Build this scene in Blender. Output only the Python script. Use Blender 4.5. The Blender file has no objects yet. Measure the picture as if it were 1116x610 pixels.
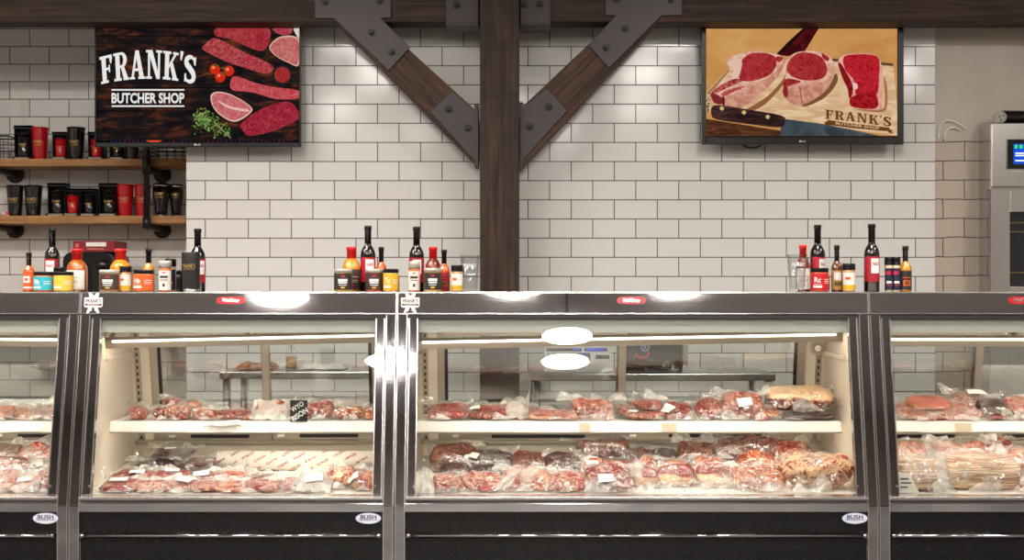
import bpy, bmesh, math, random
from mathutils import Vector, Matrix, noise

scene = bpy.context.scene
COL = scene.collection
F = 1441.0            # focal length in photograph pixels (1116 wide)
HX, HY = 558.0, 317.0 # principal column, horizon row
EYE = 1.35
R = math.radians

def K(D): return D / F
def X(px, D): return (px - HX) * D / F
def Z(py, D): return EYE + (HY - py) * D / F

def lin(c):
    c /= 255.0
    return c / 12.92 if c <= 0.04045 else ((c + 0.055) / 1.055) ** 2.4
def S(r, g, b): return (lin(r), lin(g), lin(b), 1.0)

# ------------------------------------------------------------------ materials
def newmat(name):
    m = bpy.data.materials.new(name); m.use_nodes = True
    nt = m.node_tree; nt.nodes.clear()
    out = nt.nodes.new('ShaderNodeOutputMaterial')
    return m, nt, out
def N(nt, t, **kw):
    n = nt.nodes.new('ShaderNode' + t)
    for k, v in kw.items():
        if k in n.inputs: n.inputs[k].default_value = v
        else: setattr(n, k, v)
    return n
def L(nt, a, b): nt.links.new(a, b)
def bsdf(nt, out, col=(.8, .8, .8, 1), rough=.5, metal=0., coat=0., spec=.5):
    b = N(nt, 'BsdfPrincipled')
    b.inputs['Base Color'].default_value = col
    b.inputs['Roughness'].default_value = rough
    b.inputs['Metallic'].default_value = metal
    b.inputs['Coat Weight'].default_value = coat
    b.inputs['Specular IOR Level'].default_value = spec
    L(nt, b.outputs[0], out.inputs[0])
    return b
def plain(name, col, rough=.5, metal=0., coat=0., spec=.5, bump=0., bscale=80.):
    m, nt, out = newmat(name)
    b = bsdf(nt, out, col, rough, metal, coat, spec)
    tc = N(nt, 'TexCoord')
    nz = N(nt, 'TexNoise', Scale=bscale, Detail=3.0)
    L(nt, tc.outputs['Object'], nz.inputs['Vector'])
    mr = N(nt, 'MapRange'); mr.inputs['To Min'].default_value = max(0, rough - .04); mr.inputs['To Max'].default_value = rough + .04
    L(nt, nz.outputs['Fac'], mr.inputs['Value']); L(nt, mr.outputs[0], b.inputs['Roughness'])
    if bump:
        bp = N(nt, 'Bump', Strength=bump, Distance=.004)
        L(nt, nz.outputs['Fac'], bp.inputs['Height']); L(nt, bp.outputs[0], b.inputs['Normal'])
    return m
def emit(name, col, strength):
    m, nt, out = newmat(name)
    e = N(nt, 'Emission', Color=col, Strength=strength)
    L(nt, e.outputs[0], out.inputs[0])
    return m

def two_tone(name, c1, c2, scale, lo=.42, hi=.62, rough=.4, stretch=(1, 1, 1), coat=0., bump=0., emitk=None, detail=5., distort=.4, spec=.5):
    """noise mix of two colours, own offset per object"""
    m, nt, out = newmat(name)
    tc = N(nt, 'TexCoord'); oi = N(nt, 'ObjectInfo')
    mp = N(nt, 'Mapping'); mp.inputs['Scale'].default_value = stretch
    L(nt, tc.outputs['Object'], mp.inputs['Vector'])
    nz = N(nt, 'TexNoise', noise_dimensions='4D', Scale=scale, Detail=detail, Distortion=distort)
    mu = N(nt, 'Math', operation='MULTIPLY'); mu.inputs[1].default_value = 37.
    L(nt, oi.outputs['Random'], mu.inputs[0]); L(nt, mu.outputs[0], nz.inputs['W'])
    L(nt, mp.outputs[0], nz.inputs['Vector'])
    cr = N(nt, 'ValToRGB')
    cr.color_ramp.elements[0].position = lo; cr.color_ramp.elements[0].color = c1
    cr.color_ramp.elements[1].position = hi; cr.color_ramp.elements[1].color = c2
    L(nt, nz.outputs['Fac'], cr.inputs[0])
    if emitk is not None:
        e = N(nt, 'Emission', Strength=emitk); L(nt, cr.outputs[0], e.inputs['Color']); L(nt, e.outputs[0], out.inputs[0])
        return m
    b = bsdf(nt, out, c1, rough, 0, coat, spec)
    L(nt, cr.outputs[0], b.inputs['Base Color'])
    if bump:
        bp = N(nt, 'Bump', Strength=bump, Distance=.004)
        L(nt, nz.outputs['Fac'], bp.inputs['Height']); L(nt, bp.outputs[0], b.inputs['Normal'])
    return m

BW, RH = .2344, .10424
def tile_mat(name, ox, oz, tile=S(236, 233, 229), tile2=S(230, 226, 221), grout=S(70, 65, 63), plaster_above=None, wob=0., plaster=None, rough=.13, msize=.0028):
    m, nt, out = newmat(name)
    b = bsdf(nt, out, tile, rough)
    g = N(nt, 'NewGeometry'); sp = N(nt, 'SeparateXYZ'); L(nt, g.outputs['Position'], sp.inputs[0])
    ax = N(nt, 'Math', operation='SUBTRACT'); ax.inputs[1].default_value = ox; L(nt, sp.outputs[0], ax.inputs[0])
    az = N(nt, 'Math', operation='SUBTRACT'); az.inputs[1].default_value = oz; L(nt, sp.outputs[2], az.inputs[0])
    cb = N(nt, 'CombineXYZ'); L(nt, ax.outputs[0], cb.inputs[0]); L(nt, az.outputs[0], cb.inputs[1])
    vec = cb.outputs[0]
    if wob:
        nz = N(nt, 'TexNoise', Scale=9., Detail=1.5); L(nt, g.outputs['Position'], nz.inputs['Vector'])
        sb = N(nt, 'VectorMath', operation='SUBTRACT'); sb.inputs[1].default_value = (.5, .5, .5); L(nt, nz.outputs['Color'], sb.inputs[0])
        sc = N(nt, 'VectorMath', operation='SCALE'); sc.inputs['Scale'].default_value = wob; L(nt, sb.outputs[0], sc.inputs[0])
        ad = N(nt, 'VectorMath', operation='ADD'); L(nt, vec, ad.inputs[0]); L(nt, sc.outputs[0], ad.inputs[1]); vec = ad.outputs[0]
    br = N(nt, 'TexBrick', offset=.5, offset_frequency=2, squash=1.0)
    br.inputs['Scale'].default_value = 1.; br.inputs['Mortar Size'].default_value = msize; br.inputs['Mortar Smooth'].default_value = .25
    br.inputs['Brick Width'].default_value = BW; br.inputs['Row Height'].default_value = RH
    br.inputs['Color1'].default_value = tile; br.inputs['Color2'].default_value = tile2; br.inputs['Mortar'].default_value = grout
    L(nt, vec, br.inputs['Vector'])
    col, fac = br.outputs['Color'], br.outputs['Fac']
    if plaster_above is not None:
        gt = N(nt, 'Math', operation='GREATER_THAN'); gt.inputs[1].default_value = plaster_above; L(nt, sp.outputs[2], gt.inputs[0])
        pz = N(nt, 'TexNoise', Scale=4., Detail=4.); L(nt, g.outputs['Position'], pz.inputs['Vector'])
        pr = N(nt, 'ValToRGB'); pr.color_ramp.elements[0].color = plaster[0]; pr.color_ramp.elements[1].color = plaster[1]
        pr.color_ramp.elements[0].position = .35; pr.color_ramp.elements[1].position = .65
        L(nt, pz.outputs['Fac'], pr.inputs[0])
        mx = N(nt, 'MixRGB'); L(nt, gt.outputs[0], mx.inputs[0]); L(nt, col, mx.inputs[1]); L(nt, pr.outputs[0], mx.inputs[2]); col = mx.outputs[0]
    L(nt, col, b.inputs['Base Color'])
    # grout is rough and sunk, each tile undulates a little
    rr = N(nt, 'MapRange'); rr.inputs['To Min'].default_value = rough; rr.inputs['To Max'].default_value = .8
    L(nt, fac, rr.inputs['Value']); L(nt, rr.outputs[0], b.inputs['Roughness'])
    wv = N(nt, 'TexNoise', Scale=5.5, Detail=1.); L(nt, g.outputs['Position'], wv.inputs['Vector'])
    hm = N(nt, 'Math', operation='MULTIPLY_ADD'); hm.inputs[1].default_value = -.25; L(nt, fac, hm.inputs[0]); L(nt, wv.outputs['Fac'], hm.inputs[2])
    bp = N(nt, 'Bump', Strength=.22, Distance=.006); L(nt, hm.outputs[0], bp.inputs['Height']); L(nt, bp.outputs[0], b.inputs['Normal'])
    return m

def wood_mat(name, c1, c2, c3, axis, rough=.6, scale=1., saw=0.):
    """grain runs along axis (0 x, 1 y, 2 z)"""
    m, nt, out = newmat(name)
    b = bsdf(nt, out, c1, rough, spec=.3)
    tc = N(nt, 'TexCoord'); mp = N(nt, 'Mapping')
    s = [22. * scale] * 3; s[axis] = 1.3 * scale
    mp.inputs['Scale'].default_value = s
    L(nt, tc.outputs['Object'], mp.inputs['Vector'])
    nz = N(nt, 'TexNoise', Scale=1.6, Detail=7., Roughness=.62, Distortion=.6); L(nt, mp.outputs[0], nz.inputs['Vector'])
    cr = N(nt, 'ValToRGB'); e = cr.color_ramp.elements
    e[0].position = .3; e[0].color = c1; e[1].position = .72; e[1].color = c3
    k = e.new(.5); k.color = c2
    L(nt, nz.outputs['Fac'], cr.inputs[0])
    col = cr.outputs[0]
    mp2 = N(nt, 'Mapping'); s2 = [3.] * 3; s2[axis] = 26.
    mp2.inputs['Scale'].default_value = s2; L(nt, tc.outputs['Object'], mp2.inputs['Vector'])
    n2 = N(nt, 'TexNoise', Scale=.55, Detail=4., Roughness=.7); L(nt, mp2.outputs[0], n2.inputs['Vector'])
    r2 = N(nt, 'MapRange'); r2.inputs['From Min'].default_value = .3; r2.inputs['From Max'].default_value = .7
    r2.inputs['To Min'].default_value = 1. - saw; r2.inputs['To Max'].default_value = 1. + saw * .6
    L(nt, n2.outputs['Fac'], r2.inputs['Value'])
    mm = N(nt, 'MixRGB', blend_type='MULTIPLY'); mm.inputs[0].default_value = 1.
    L(nt, col, mm.inputs[1]); L(nt, r2.outputs[0], mm.inputs[2])
    L(nt, mm.outputs[0], b.inputs['Base Color'])
    ad = N(nt, 'Math', operation='ADD'); L(nt, nz.outputs['Fac'], ad.inputs[0]); L(nt, n2.outputs['Fac'], ad.inputs[1])
    bp = N(nt, 'Bump', Strength=.35, Distance=.004); L(nt, ad.outputs[0], bp.inputs['Height']); L(nt, bp.outputs[0], b.inputs['Normal'])
    return m

def glass_mat(name, tint=(1, 1, 1, 1), refl=1.0, rough=0., base=0.0):
    m, nt, out = newmat(name)
    t = N(nt, 'BsdfTransparent', Color=tint); g = N(nt, 'BsdfGlossy', Roughness=rough)
    fr = N(nt, 'Fresnel', IOR=1.5)
    ge = N(nt, 'NewGeometry'); io = N(nt, 'MapRange'); io.inputs['To Min'].default_value = 1.5; io.inputs['To Max'].default_value = 1 / 1.5
    L(nt, ge.outputs['Backfacing'], io.inputs['Value']); L(nt, io.outputs[0], fr.inputs['IOR'])
    ma = N(nt, 'Math', operation='MULTIPLY_ADD'); ma.inputs[1].default_value = refl; ma.inputs[2].default_value = base
    L(nt, fr.outputs[0], ma.inputs[0])
    mx = N(nt, 'MixShader'); L(nt, ma.outputs[0], mx.inputs[0]); L(nt, t.outputs[0], mx.inputs[1]); L(nt, g.outputs[0], mx.inputs[2])
    L(nt, mx.outputs[0], out.inputs[0])
    return m

def film_mat(name, white=.2, gloss=.5, tint=(1, 1, 1, 1), rough=.12, scale=30., col=S(246, 241, 234), veil=.03):
    """crinkled plastic film: see-through between creases, milky and glossy along them"""
    m, nt, out = newmat(name)
    tc = N(nt, 'TexCoord'); oi = N(nt, 'ObjectInfo')
    mu = N(nt, 'Math', operation='MULTIPLY'); mu.inputs[1].default_value = 41.
    L(nt, oi.outputs['Random'], mu.inputs[0])
    def nz(sc, dt):
        n = N(nt, 'TexNoise', noise_dimensions='4D', Scale=sc, Detail=2., Distortion=dt)
        L(nt, mu.outputs[0], n.inputs['W']); L(nt, tc.outputs['Object'], n.inputs['Vector']); return n.outputs['Fac']
    n1 = nz(scale, 1.6); n2 = nz(scale * .45, .6)
    rs = N(nt, 'Math', operation='SUBTRACT'); rs.inputs[1].default_value = .5; L(nt, n1, rs.inputs[0])
    ra = N(nt, 'Math', operation='ABSOLUTE'); L(nt, rs.outputs[0], ra.inputs[0])
    rg = N(nt, 'MapRange', interpolation_type='SMOOTHSTEP'); rg.inputs['From Min'].default_value = .032; rg.inputs['From Max'].default_value = .0
    L(nt, ra.outputs[0], rg.inputs['Value'])
    pm = N(nt, 'MapRange', interpolation_type='SMOOTHSTEP'); pm.inputs['From Min'].default_value = .5; pm.inputs['From Max'].default_value = .66
    L(nt, n2, pm.inputs['Value'])
    cr = N(nt, 'Math', operation='MAXIMUM'); L(nt, rg.outputs[0], cr.inputs[0]); L(nt, pm.outputs[0], cr.inputs[1])
    bp = N(nt, 'Bump', Strength=.8, Distance=.008); L(nt, n1, bp.inputs['Height'])
    tr = N(nt, 'BsdfTransparent', Color=tint)
    gl = N(nt, 'BsdfGlossy', Roughness=rough); L(nt, bp.outputs[0], gl.inputs['Normal'])
    df = N(nt, 'BsdfDiffuse', Color=col); L(nt, bp.outputs[0], df.inputs['Normal'])
    tl = N(nt, 'BsdfTranslucent', Color=col); L(nt, bp.outputs[0], tl.inputs['Normal'])
    dt = N(nt, 'MixShader'); dt.inputs[0].default_value = .4; L(nt, df.outputs[0], dt.inputs[1]); L(nt, tl.outputs[0], dt.inputs[2])
    w = N(nt, 'MapRange'); w.inputs['To Min'].default_value = veil; w.inputs['To Max'].default_value = white; L(nt, cr.outputs[0], w.inputs['Value'])
    gg = N(nt, 'MapRange'); gg.inputs['To Min'].default_value = .05; gg.inputs['To Max'].default_value = gloss; L(nt, rg.outputs[0], gg.inputs['Value'])
    m1 = N(nt, 'MixShader'); L(nt, w.outputs[0], m1.inputs[0]); L(nt, tr.outputs[0], m1.inputs[1]); L(nt, dt.outputs[0], m1.inputs[2])
    m2 = N(nt, 'MixShader'); L(nt, gg.outputs[0], m2.inputs[0]); L(nt, m1.outputs[0], m2.inputs[1]); L(nt, gl.outputs[0], m2.inputs[2])
    L(nt, m2.outputs[0], out.inputs[0])
    return m

def steak_mat(name, red, fat, rim=.8, thresh=.58, scale=55., coat=.5, vein=.022):
    """lean meat with marbling, and a rim of fat round the slab"""
    m, nt, out = newmat(name)
    b = bsdf(nt, out, red, .32, 0, coat)
    tc = N(nt, 'TexCoord'); oi = N(nt, 'ObjectInfo')
    mu = N(nt, 'Math', operation='MULTIPLY'); mu.inputs[1].default_value = 53.; L(nt, oi.outputs['Random'], mu.inputs[0])
    nz = N(nt, 'TexNoise', noise_dimensions='4D', Scale=scale, Detail=5., Roughness=.6, Distortion=1.6)
    L(nt, tc.outputs['Object'], nz.inputs['Vector']); L(nt, mu.outputs[0], nz.inputs['W'])
    cr = N(nt, 'ValToRGB'); e = cr.color_ramp.elements
    e[0].position = thresh - .05; e[0].color = (0, 0, 0, 1); e[1].position = thresh + .05; e[1].color = (1, 1, 1, 1)
    L(nt, nz.outputs['Fac'], cr.inputs[0])
    nv = N(nt, 'TexNoise', noise_dimensions='4D', Scale=scale * .42, Detail=3., Distortion=1.)
    L(nt, tc.outputs['Object'], nv.inputs['Vector']); L(nt, mu.outputs[0], nv.inputs['W'])
    v1 = N(nt, 'Math', operation='SUBTRACT'); v1.inputs[1].default_value = .5; L(nt, nv.outputs['Fac'], v1.inputs[0])
    v2 = N(nt, 'Math', operation='ABSOLUTE'); L(nt, v1.outputs[0], v2.inputs[0])
    v3 = N(nt, 'MapRange'); v3.inputs['From Min'].default_value = vein; v3.inputs['From Max'].default_value = vein * .4; L(nt, v2.outputs[0], v3.inputs['Value'])
    v4 = N(nt, 'Math', operation='MAXIMUM'); L(nt, v3.outputs[0], v4.inputs[0]); L(nt, cr.outputs[0], v4.inputs[1])
    sb = N(nt, 'VectorMath', operation='SUBTRACT'); sb.inputs[1].default_value = (.5, .5, .5); L(nt, tc.outputs['Generated'], sb.inputs[0])
    ml = N(nt, 'VectorMath', operation='MULTIPLY'); ml.inputs[1].default_value = (2, 2, .5); L(nt, sb.outputs[0], ml.inputs[0])
    ln = N(nt, 'VectorMath', operation='LENGTH'); L(nt, ml.outputs[0], ln.inputs[0])
    n2 = N(nt, 'TexNoise', noise_dimensions='4D', Scale=22., Detail=2.); L(nt, tc.outputs['Object'], n2.inputs['Vector']); L(nt, mu.outputs[0], n2.inputs['W'])
    ad = N(nt, 'Math', operation='MULTIPLY_ADD'); ad.inputs[1].default_value = .9; L(nt, n2.outputs['Fac'], ad.inputs[0]); L(nt, ln.outputs['Value'], ad.inputs[2])
    rm = N(nt, 'MapRange'); rm.inputs['From Min'].default_value = rim + .42; rm.inputs['From Max'].default_value = rim + .52
    L(nt, ad.outputs[0], rm.inputs['Value'])
    mx = N(nt, 'Math', operation='MAXIMUM'); L(nt, v4.outputs[0], mx.inputs[0]); L(nt, rm.outputs[0], mx.inputs[1])
    n3 = N(nt, 'TexNoise', noise_dimensions='4D', Scale=16., Detail=3.); L(nt, tc.outputs['Object'], n3.inputs['Vector']); L(nt, mu.outputs[0], n3.inputs['W'])
    vr = N(nt, 'MapRange'); vr.inputs['From Min'].default_value = .3; vr.inputs['From Max'].default_value = .7; vr.inputs['To Min'].default_value = .55; vr.inputs['To Max'].default_value = 1.3
    L(nt, n3.outputs['Fac'], vr.inputs['Value'])
    rd = N(nt, 'MixRGB', blend_type='MULTIPLY'); rd.inputs[0].default_value = 1.; rd.inputs[1].default_value = red; L(nt, vr.outputs[0], rd.inputs[2])
    mc = N(nt, 'MixRGB'); L(nt, mx.outputs[0], mc.inputs[0]); L(nt, rd.outputs[0], mc.inputs[1]); mc.inputs[2].default_value = fat
    L(nt, mc.outputs[0], b.inputs['Base Color'])
    bp = N(nt, 'Bump', Strength=.4, Distance=.004); L(nt, nz.outputs['Fac'], bp.inputs['Height']); L(nt, bp.outputs[0], b.inputs['Normal'])
    return m

def layer_mat(name, c1, c2, freq):
    m, nt, out = newmat(name)
    b = bsdf(nt, out, c1, .4, 0, .3)
    tc = N(nt, 'TexCoord')
    mp = N(nt, 'Mapping'); mp.inputs['Scale'].default_value = (9, 9, freq); L(nt, tc.outputs['Object'], mp.inputs['Vector'])
    nz = N(nt, 'TexNoise', Scale=1., Detail=4., Roughness=.6, Distortion=.5); L(nt, mp.outputs[0], nz.inputs['Vector'])
    cr = N(nt, 'ValToRGB'); e = cr.color_ramp.elements
    e[0].position = .38; e[0].color = c1; e[1].position = .6; e[1].color = c2
    k = e.new(.48); k.color = S(190, 140, 105)
    L(nt, nz.outputs['Fac'], cr.inputs[0]); L(nt, cr.outputs[0], b.inputs['Base Color'])
    bp = N(nt, 'Bump', Strength=.5, Distance=.004); L(nt, nz.outputs['Fac'], bp.inputs['Height']); L(nt, bp.outputs[0], b.inputs['Normal'])
    return m

def brushed(name, col, rough, axis=0, amt=.1):
    m, nt, out = newmat(name)
    b = bsdf(nt, out, col, rough, 1.)
    tc = N(nt, 'TexCoord'); mp = N(nt, 'Mapping'); s = [220.] * 3; s[axis] = 2.
    mp.inputs['Scale'].default_value = s; L(nt, tc.outputs['Object'], mp.inputs['Vector'])
    nz = N(nt, 'TexNoise', Scale=1., Detail=2.); L(nt, mp.outputs[0], nz.inputs['Vector'])
    mr = N(nt, 'MapRange'); mr.inputs['To Min'].default_value = max(.02, rough - amt); mr.inputs['To Max'].default_value = rough + amt
    L(nt, nz.outputs['Fac'], mr.inputs['Value']); L(nt, mr.outputs[0], b.inputs['Roughness'])
    return m

M = {}
M['tile'] = tile_mat('white_subway_tile', -.967, .074)
M['tile_recess'] = tile_mat('recess_subway_tile', -2.751, .092)
M['tile_edge'] = tile_mat('painted_block', 2.468, .078, S(196, 180, 163), S(190, 174, 158), S(78, 64, 56), 2.176, .016, (S(190, 178, 164), S(200, 188, 174)), .5, .0030)
M['paint'] = plain('warm_wall_paint', S(186, 180, 174), .6)
M['dark_paint'] = plain('grey_ceiling_paint', S(222, 217, 217), .7)
M['floor'] = two_tone('polished_concrete', S(96, 93, 92), S(122, 119, 117), 3., rough=.35)
M['beam'] = wood_mat('dark_beam_timber', S(30, 22, 18), S(57, 42, 35), S(84, 61, 48), 0, saw=.22)
M['post'] = wood_mat('dark_post_timber', S(30, 22, 18), S(58, 43, 35), S(90, 64, 48), 2, saw=.28)
M['brace'] = wood_mat('brown_brace_timber', S(36, 25, 20), S(72, 50, 39), S(104, 73, 54), 0, saw=.15)
M['shelfwood'] = wood_mat('shelf_board_timber', S(124, 82, 46), S(172, 124, 74), S(204, 156, 102), 0, rough=.5, saw=.18)
M['plate'] = plain('blackened_steel', S(62, 56, 57), .42, .5, bump=.1)
M['bolt'] = plain('bolt_steel', S(44, 40, 40), .4, .7)
M['pipe'] = plain('black_iron_pipe', S(52, 49, 48), .45, .6, bump=.15, bscale=120)
M['chrome'] = plain('polished_stainless', (.62, .60, .60, 1), .07, 1.)
M['chrome_dark'] = plain('dark_polished_steel', (.44, .42, .43, 1), .045, 1.)
M['steel'] = brushed('brushed_stainless', (.62, .60, .585, 1), .24, 0, .03)
M['steel_strip'] = brushed('brushed_header_steel', (.62, .60, .61, 1), .032, 0, .012)
M['edge'] = plain('bright_steel_edge', (.82, .79, .77, 1), .22, 1.)
M['black'] = plain('black_powder_coat', S(15, 14, 15), .28)
M['blackplastic'] = plain('black_plastic', S(13, 12, 13), .3, spec=.35)
M['cream'] = plain('cream_liner', S(238, 226, 208), .35)
M['white'] = plain('white_enamel', S(242, 238, 230), .3)
M['greenband'] = plain('grey_green_panel', S(158, 159, 149), .4)
M['silver'] = plain('anodised_frame', S(188, 178, 164), .35, .6)
M['gasket'] = plain('black_gasket', S(26, 25, 25), .5)
M['glass'] = glass_mat('case_glass', (.985, .995, .985, 1), 1.0)
M['rearglass'] = glass_mat('rear_door_glass', (.93, .95, .93, 1), 2.0, base=.15)
M['drinkglass'] = glass_mat('drinking_glass', (.975, .98, .985, 1), 1.0, .02, .03)
M['led'] = emit('warm_led_tube', (1, .91, .78, 1), 21.)
M['led3'] = emit('front_led_line', (1, .93, .82, 1), 5.)
M['lamp'] = emit('ceiling_lamp_glow', (1, .945, .875, 1), 70.)
M['paper'] = plain('white_paper', S(244, 240, 234), .6)
M['cardblack'] = plain('chalk_card', S(24, 23, 24), .6)
M['chalk'] = plain('chalk_white', S(240, 238, 234), .7)
M['redbadge'] = plain('red_badge_enamel', S(178, 22, 34), .25, coat=.4)
M['badge_silver'] = plain('badge_silver', (.85, .84, .84, 1), .2, 1.)
M['ovalwhite'] = plain('oval_badge_white', S(222, 222, 226), .35)
M['oval_blue'] = plain('oval_badge_blue', S(34, 40, 120), .4)
M['logo_brown'] = plain('sticker_maroon', S(92, 48, 50), .5)
M['gold'] = plain('gold_print', S(196, 160, 96), .3, .6)
M['black_gloss'] = plain('black_gloss', S(18, 17, 18), .15, coat=.5)
M['red_gloss'] = plain('red_tumbler_paint', S(186, 16, 28), .22, .1, coat=.4)
M['red_plastic'] = plain('red_seal_plastic', S(226, 30, 34), .3)
M['wine'] = plain('dark_wine_glass', S(26, 22, 18), .06, coat=.6)
M['clearlid'] = plain('pale_lid', S(206, 200, 188), .3, .3)
M['cable_white'] = plain('white_cable', S(240, 236, 228), .5)
def flat(name, c): 
    if name not in M: M[name] = plain(name, c, .4)
    return M[name]
# meats
M['red'] = steak_mat('red_beef', S(132, 8, 12), S(222, 158, 126), 1.22, .64)
M['pink'] = steak_mat('pink_marbled_meat', S(150, 28, 24), S(222, 170, 138), 1.1, .58, vein=.03)
M['dark'] = steak_mat('dark_vacuum_beef', S(58, 18, 22), S(128, 70, 58), 1.4, .72, coat=.9, vein=.008)
M['brown'] = steak_mat('brown_roast', S(92, 36, 26), S(190, 112, 74), 1.4, .62, coat=.7, vein=.014)
M['orange'] = steak_mat('orange_pork', S(160, 38, 20), S(232, 172, 120), 1.12, .57, vein=.028)
M['fatcap'] = steak_mat('fat_capped_roast', S(158, 42, 30), S(232, 188, 146), 1.3, .50, scale=26., vein=.05)
M['ham'] = steak_mat('pink_ham', S(196, 106, 92), S(160, 104, 66), .9, .8, scale=30., vein=.006)
def zone_mat(name, low, high, cut=.5, wob=.5, veins=.02):
    """cut whose fat lies in a layer over (or under) the lean"""
    m = steak_mat(name, low, high, 1.6, .66, 45., .5, veins); nt = m.node_tree
    mc = [n for n in nt.nodes if n.type == 'MIX_RGB' and n.blend_type == 'MIX'][0]
    old = mc.inputs[0].links[0].from_socket
    tc = [n for n in nt.nodes if n.type == 'TEX_COORD'][0]
    sp = N(nt, 'SeparateXYZ'); L(nt, tc.outputs['Generated'], sp.inputs[0])
    nz = N(nt, 'TexNoise', Scale=13., Detail=4.); L(nt, tc.outputs['Object'], nz.inputs['Vector'])
    ad = N(nt, 'Math', operation='MULTIPLY_ADD'); ad.inputs[1].default_value = wob; L(nt, nz.outputs['Fac'], ad.inputs[0]); L(nt, sp.outputs[2], ad.inputs[2])
    mr = N(nt, 'MapRange'); mr.inputs['From Min'].default_value = cut + wob * .5 - .05; mr.inputs['From Max'].default_value = cut + wob * .5 + .05; L(nt, ad.outputs[0], mr.inputs['Value'])
    mx = N(nt, 'Math', operation='MAXIMUM'); L(nt, old, mx.inputs[0]); L(nt, mr.outputs[0], mx.inputs[1]); L(nt, mx.outputs[0], mc.inputs[0])
    return m
M['brisket'] = zone_mat('brisket_fat_cap', S(128, 10, 18), S(234, 194, 150), .52, .7)
M['chop'] = zone_mat('cross_cut_steak', S(228, 176, 132), S(128, 20, 20), .5, .6, .004)
M['bacon'] = layer_mat('sliced_bacon', S(104, 68, 50), S(238, 212, 182), 210.)
M['cooked'] = two_tone('cooked_loaf', S(120, 66, 32), S(196, 120, 62), 40., rough=.5, bump=.4)
M['film'] = film_mat('clear_film', .24, .36, veil=.008, scale=21.)
M['film_white'] = film_mat('milky_film', .66, .3, veil=.12, scale=22.)
M['film_fold'] = film_mat('folded_film', .75, .4, veil=.3)
M['film_vac'] = film_mat('tight_film', .07, .4, veil=.0)
M['film_paper'] = film_mat('white_wrap_paper', .97, .1, rough=.3, veil=.7)

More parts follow.
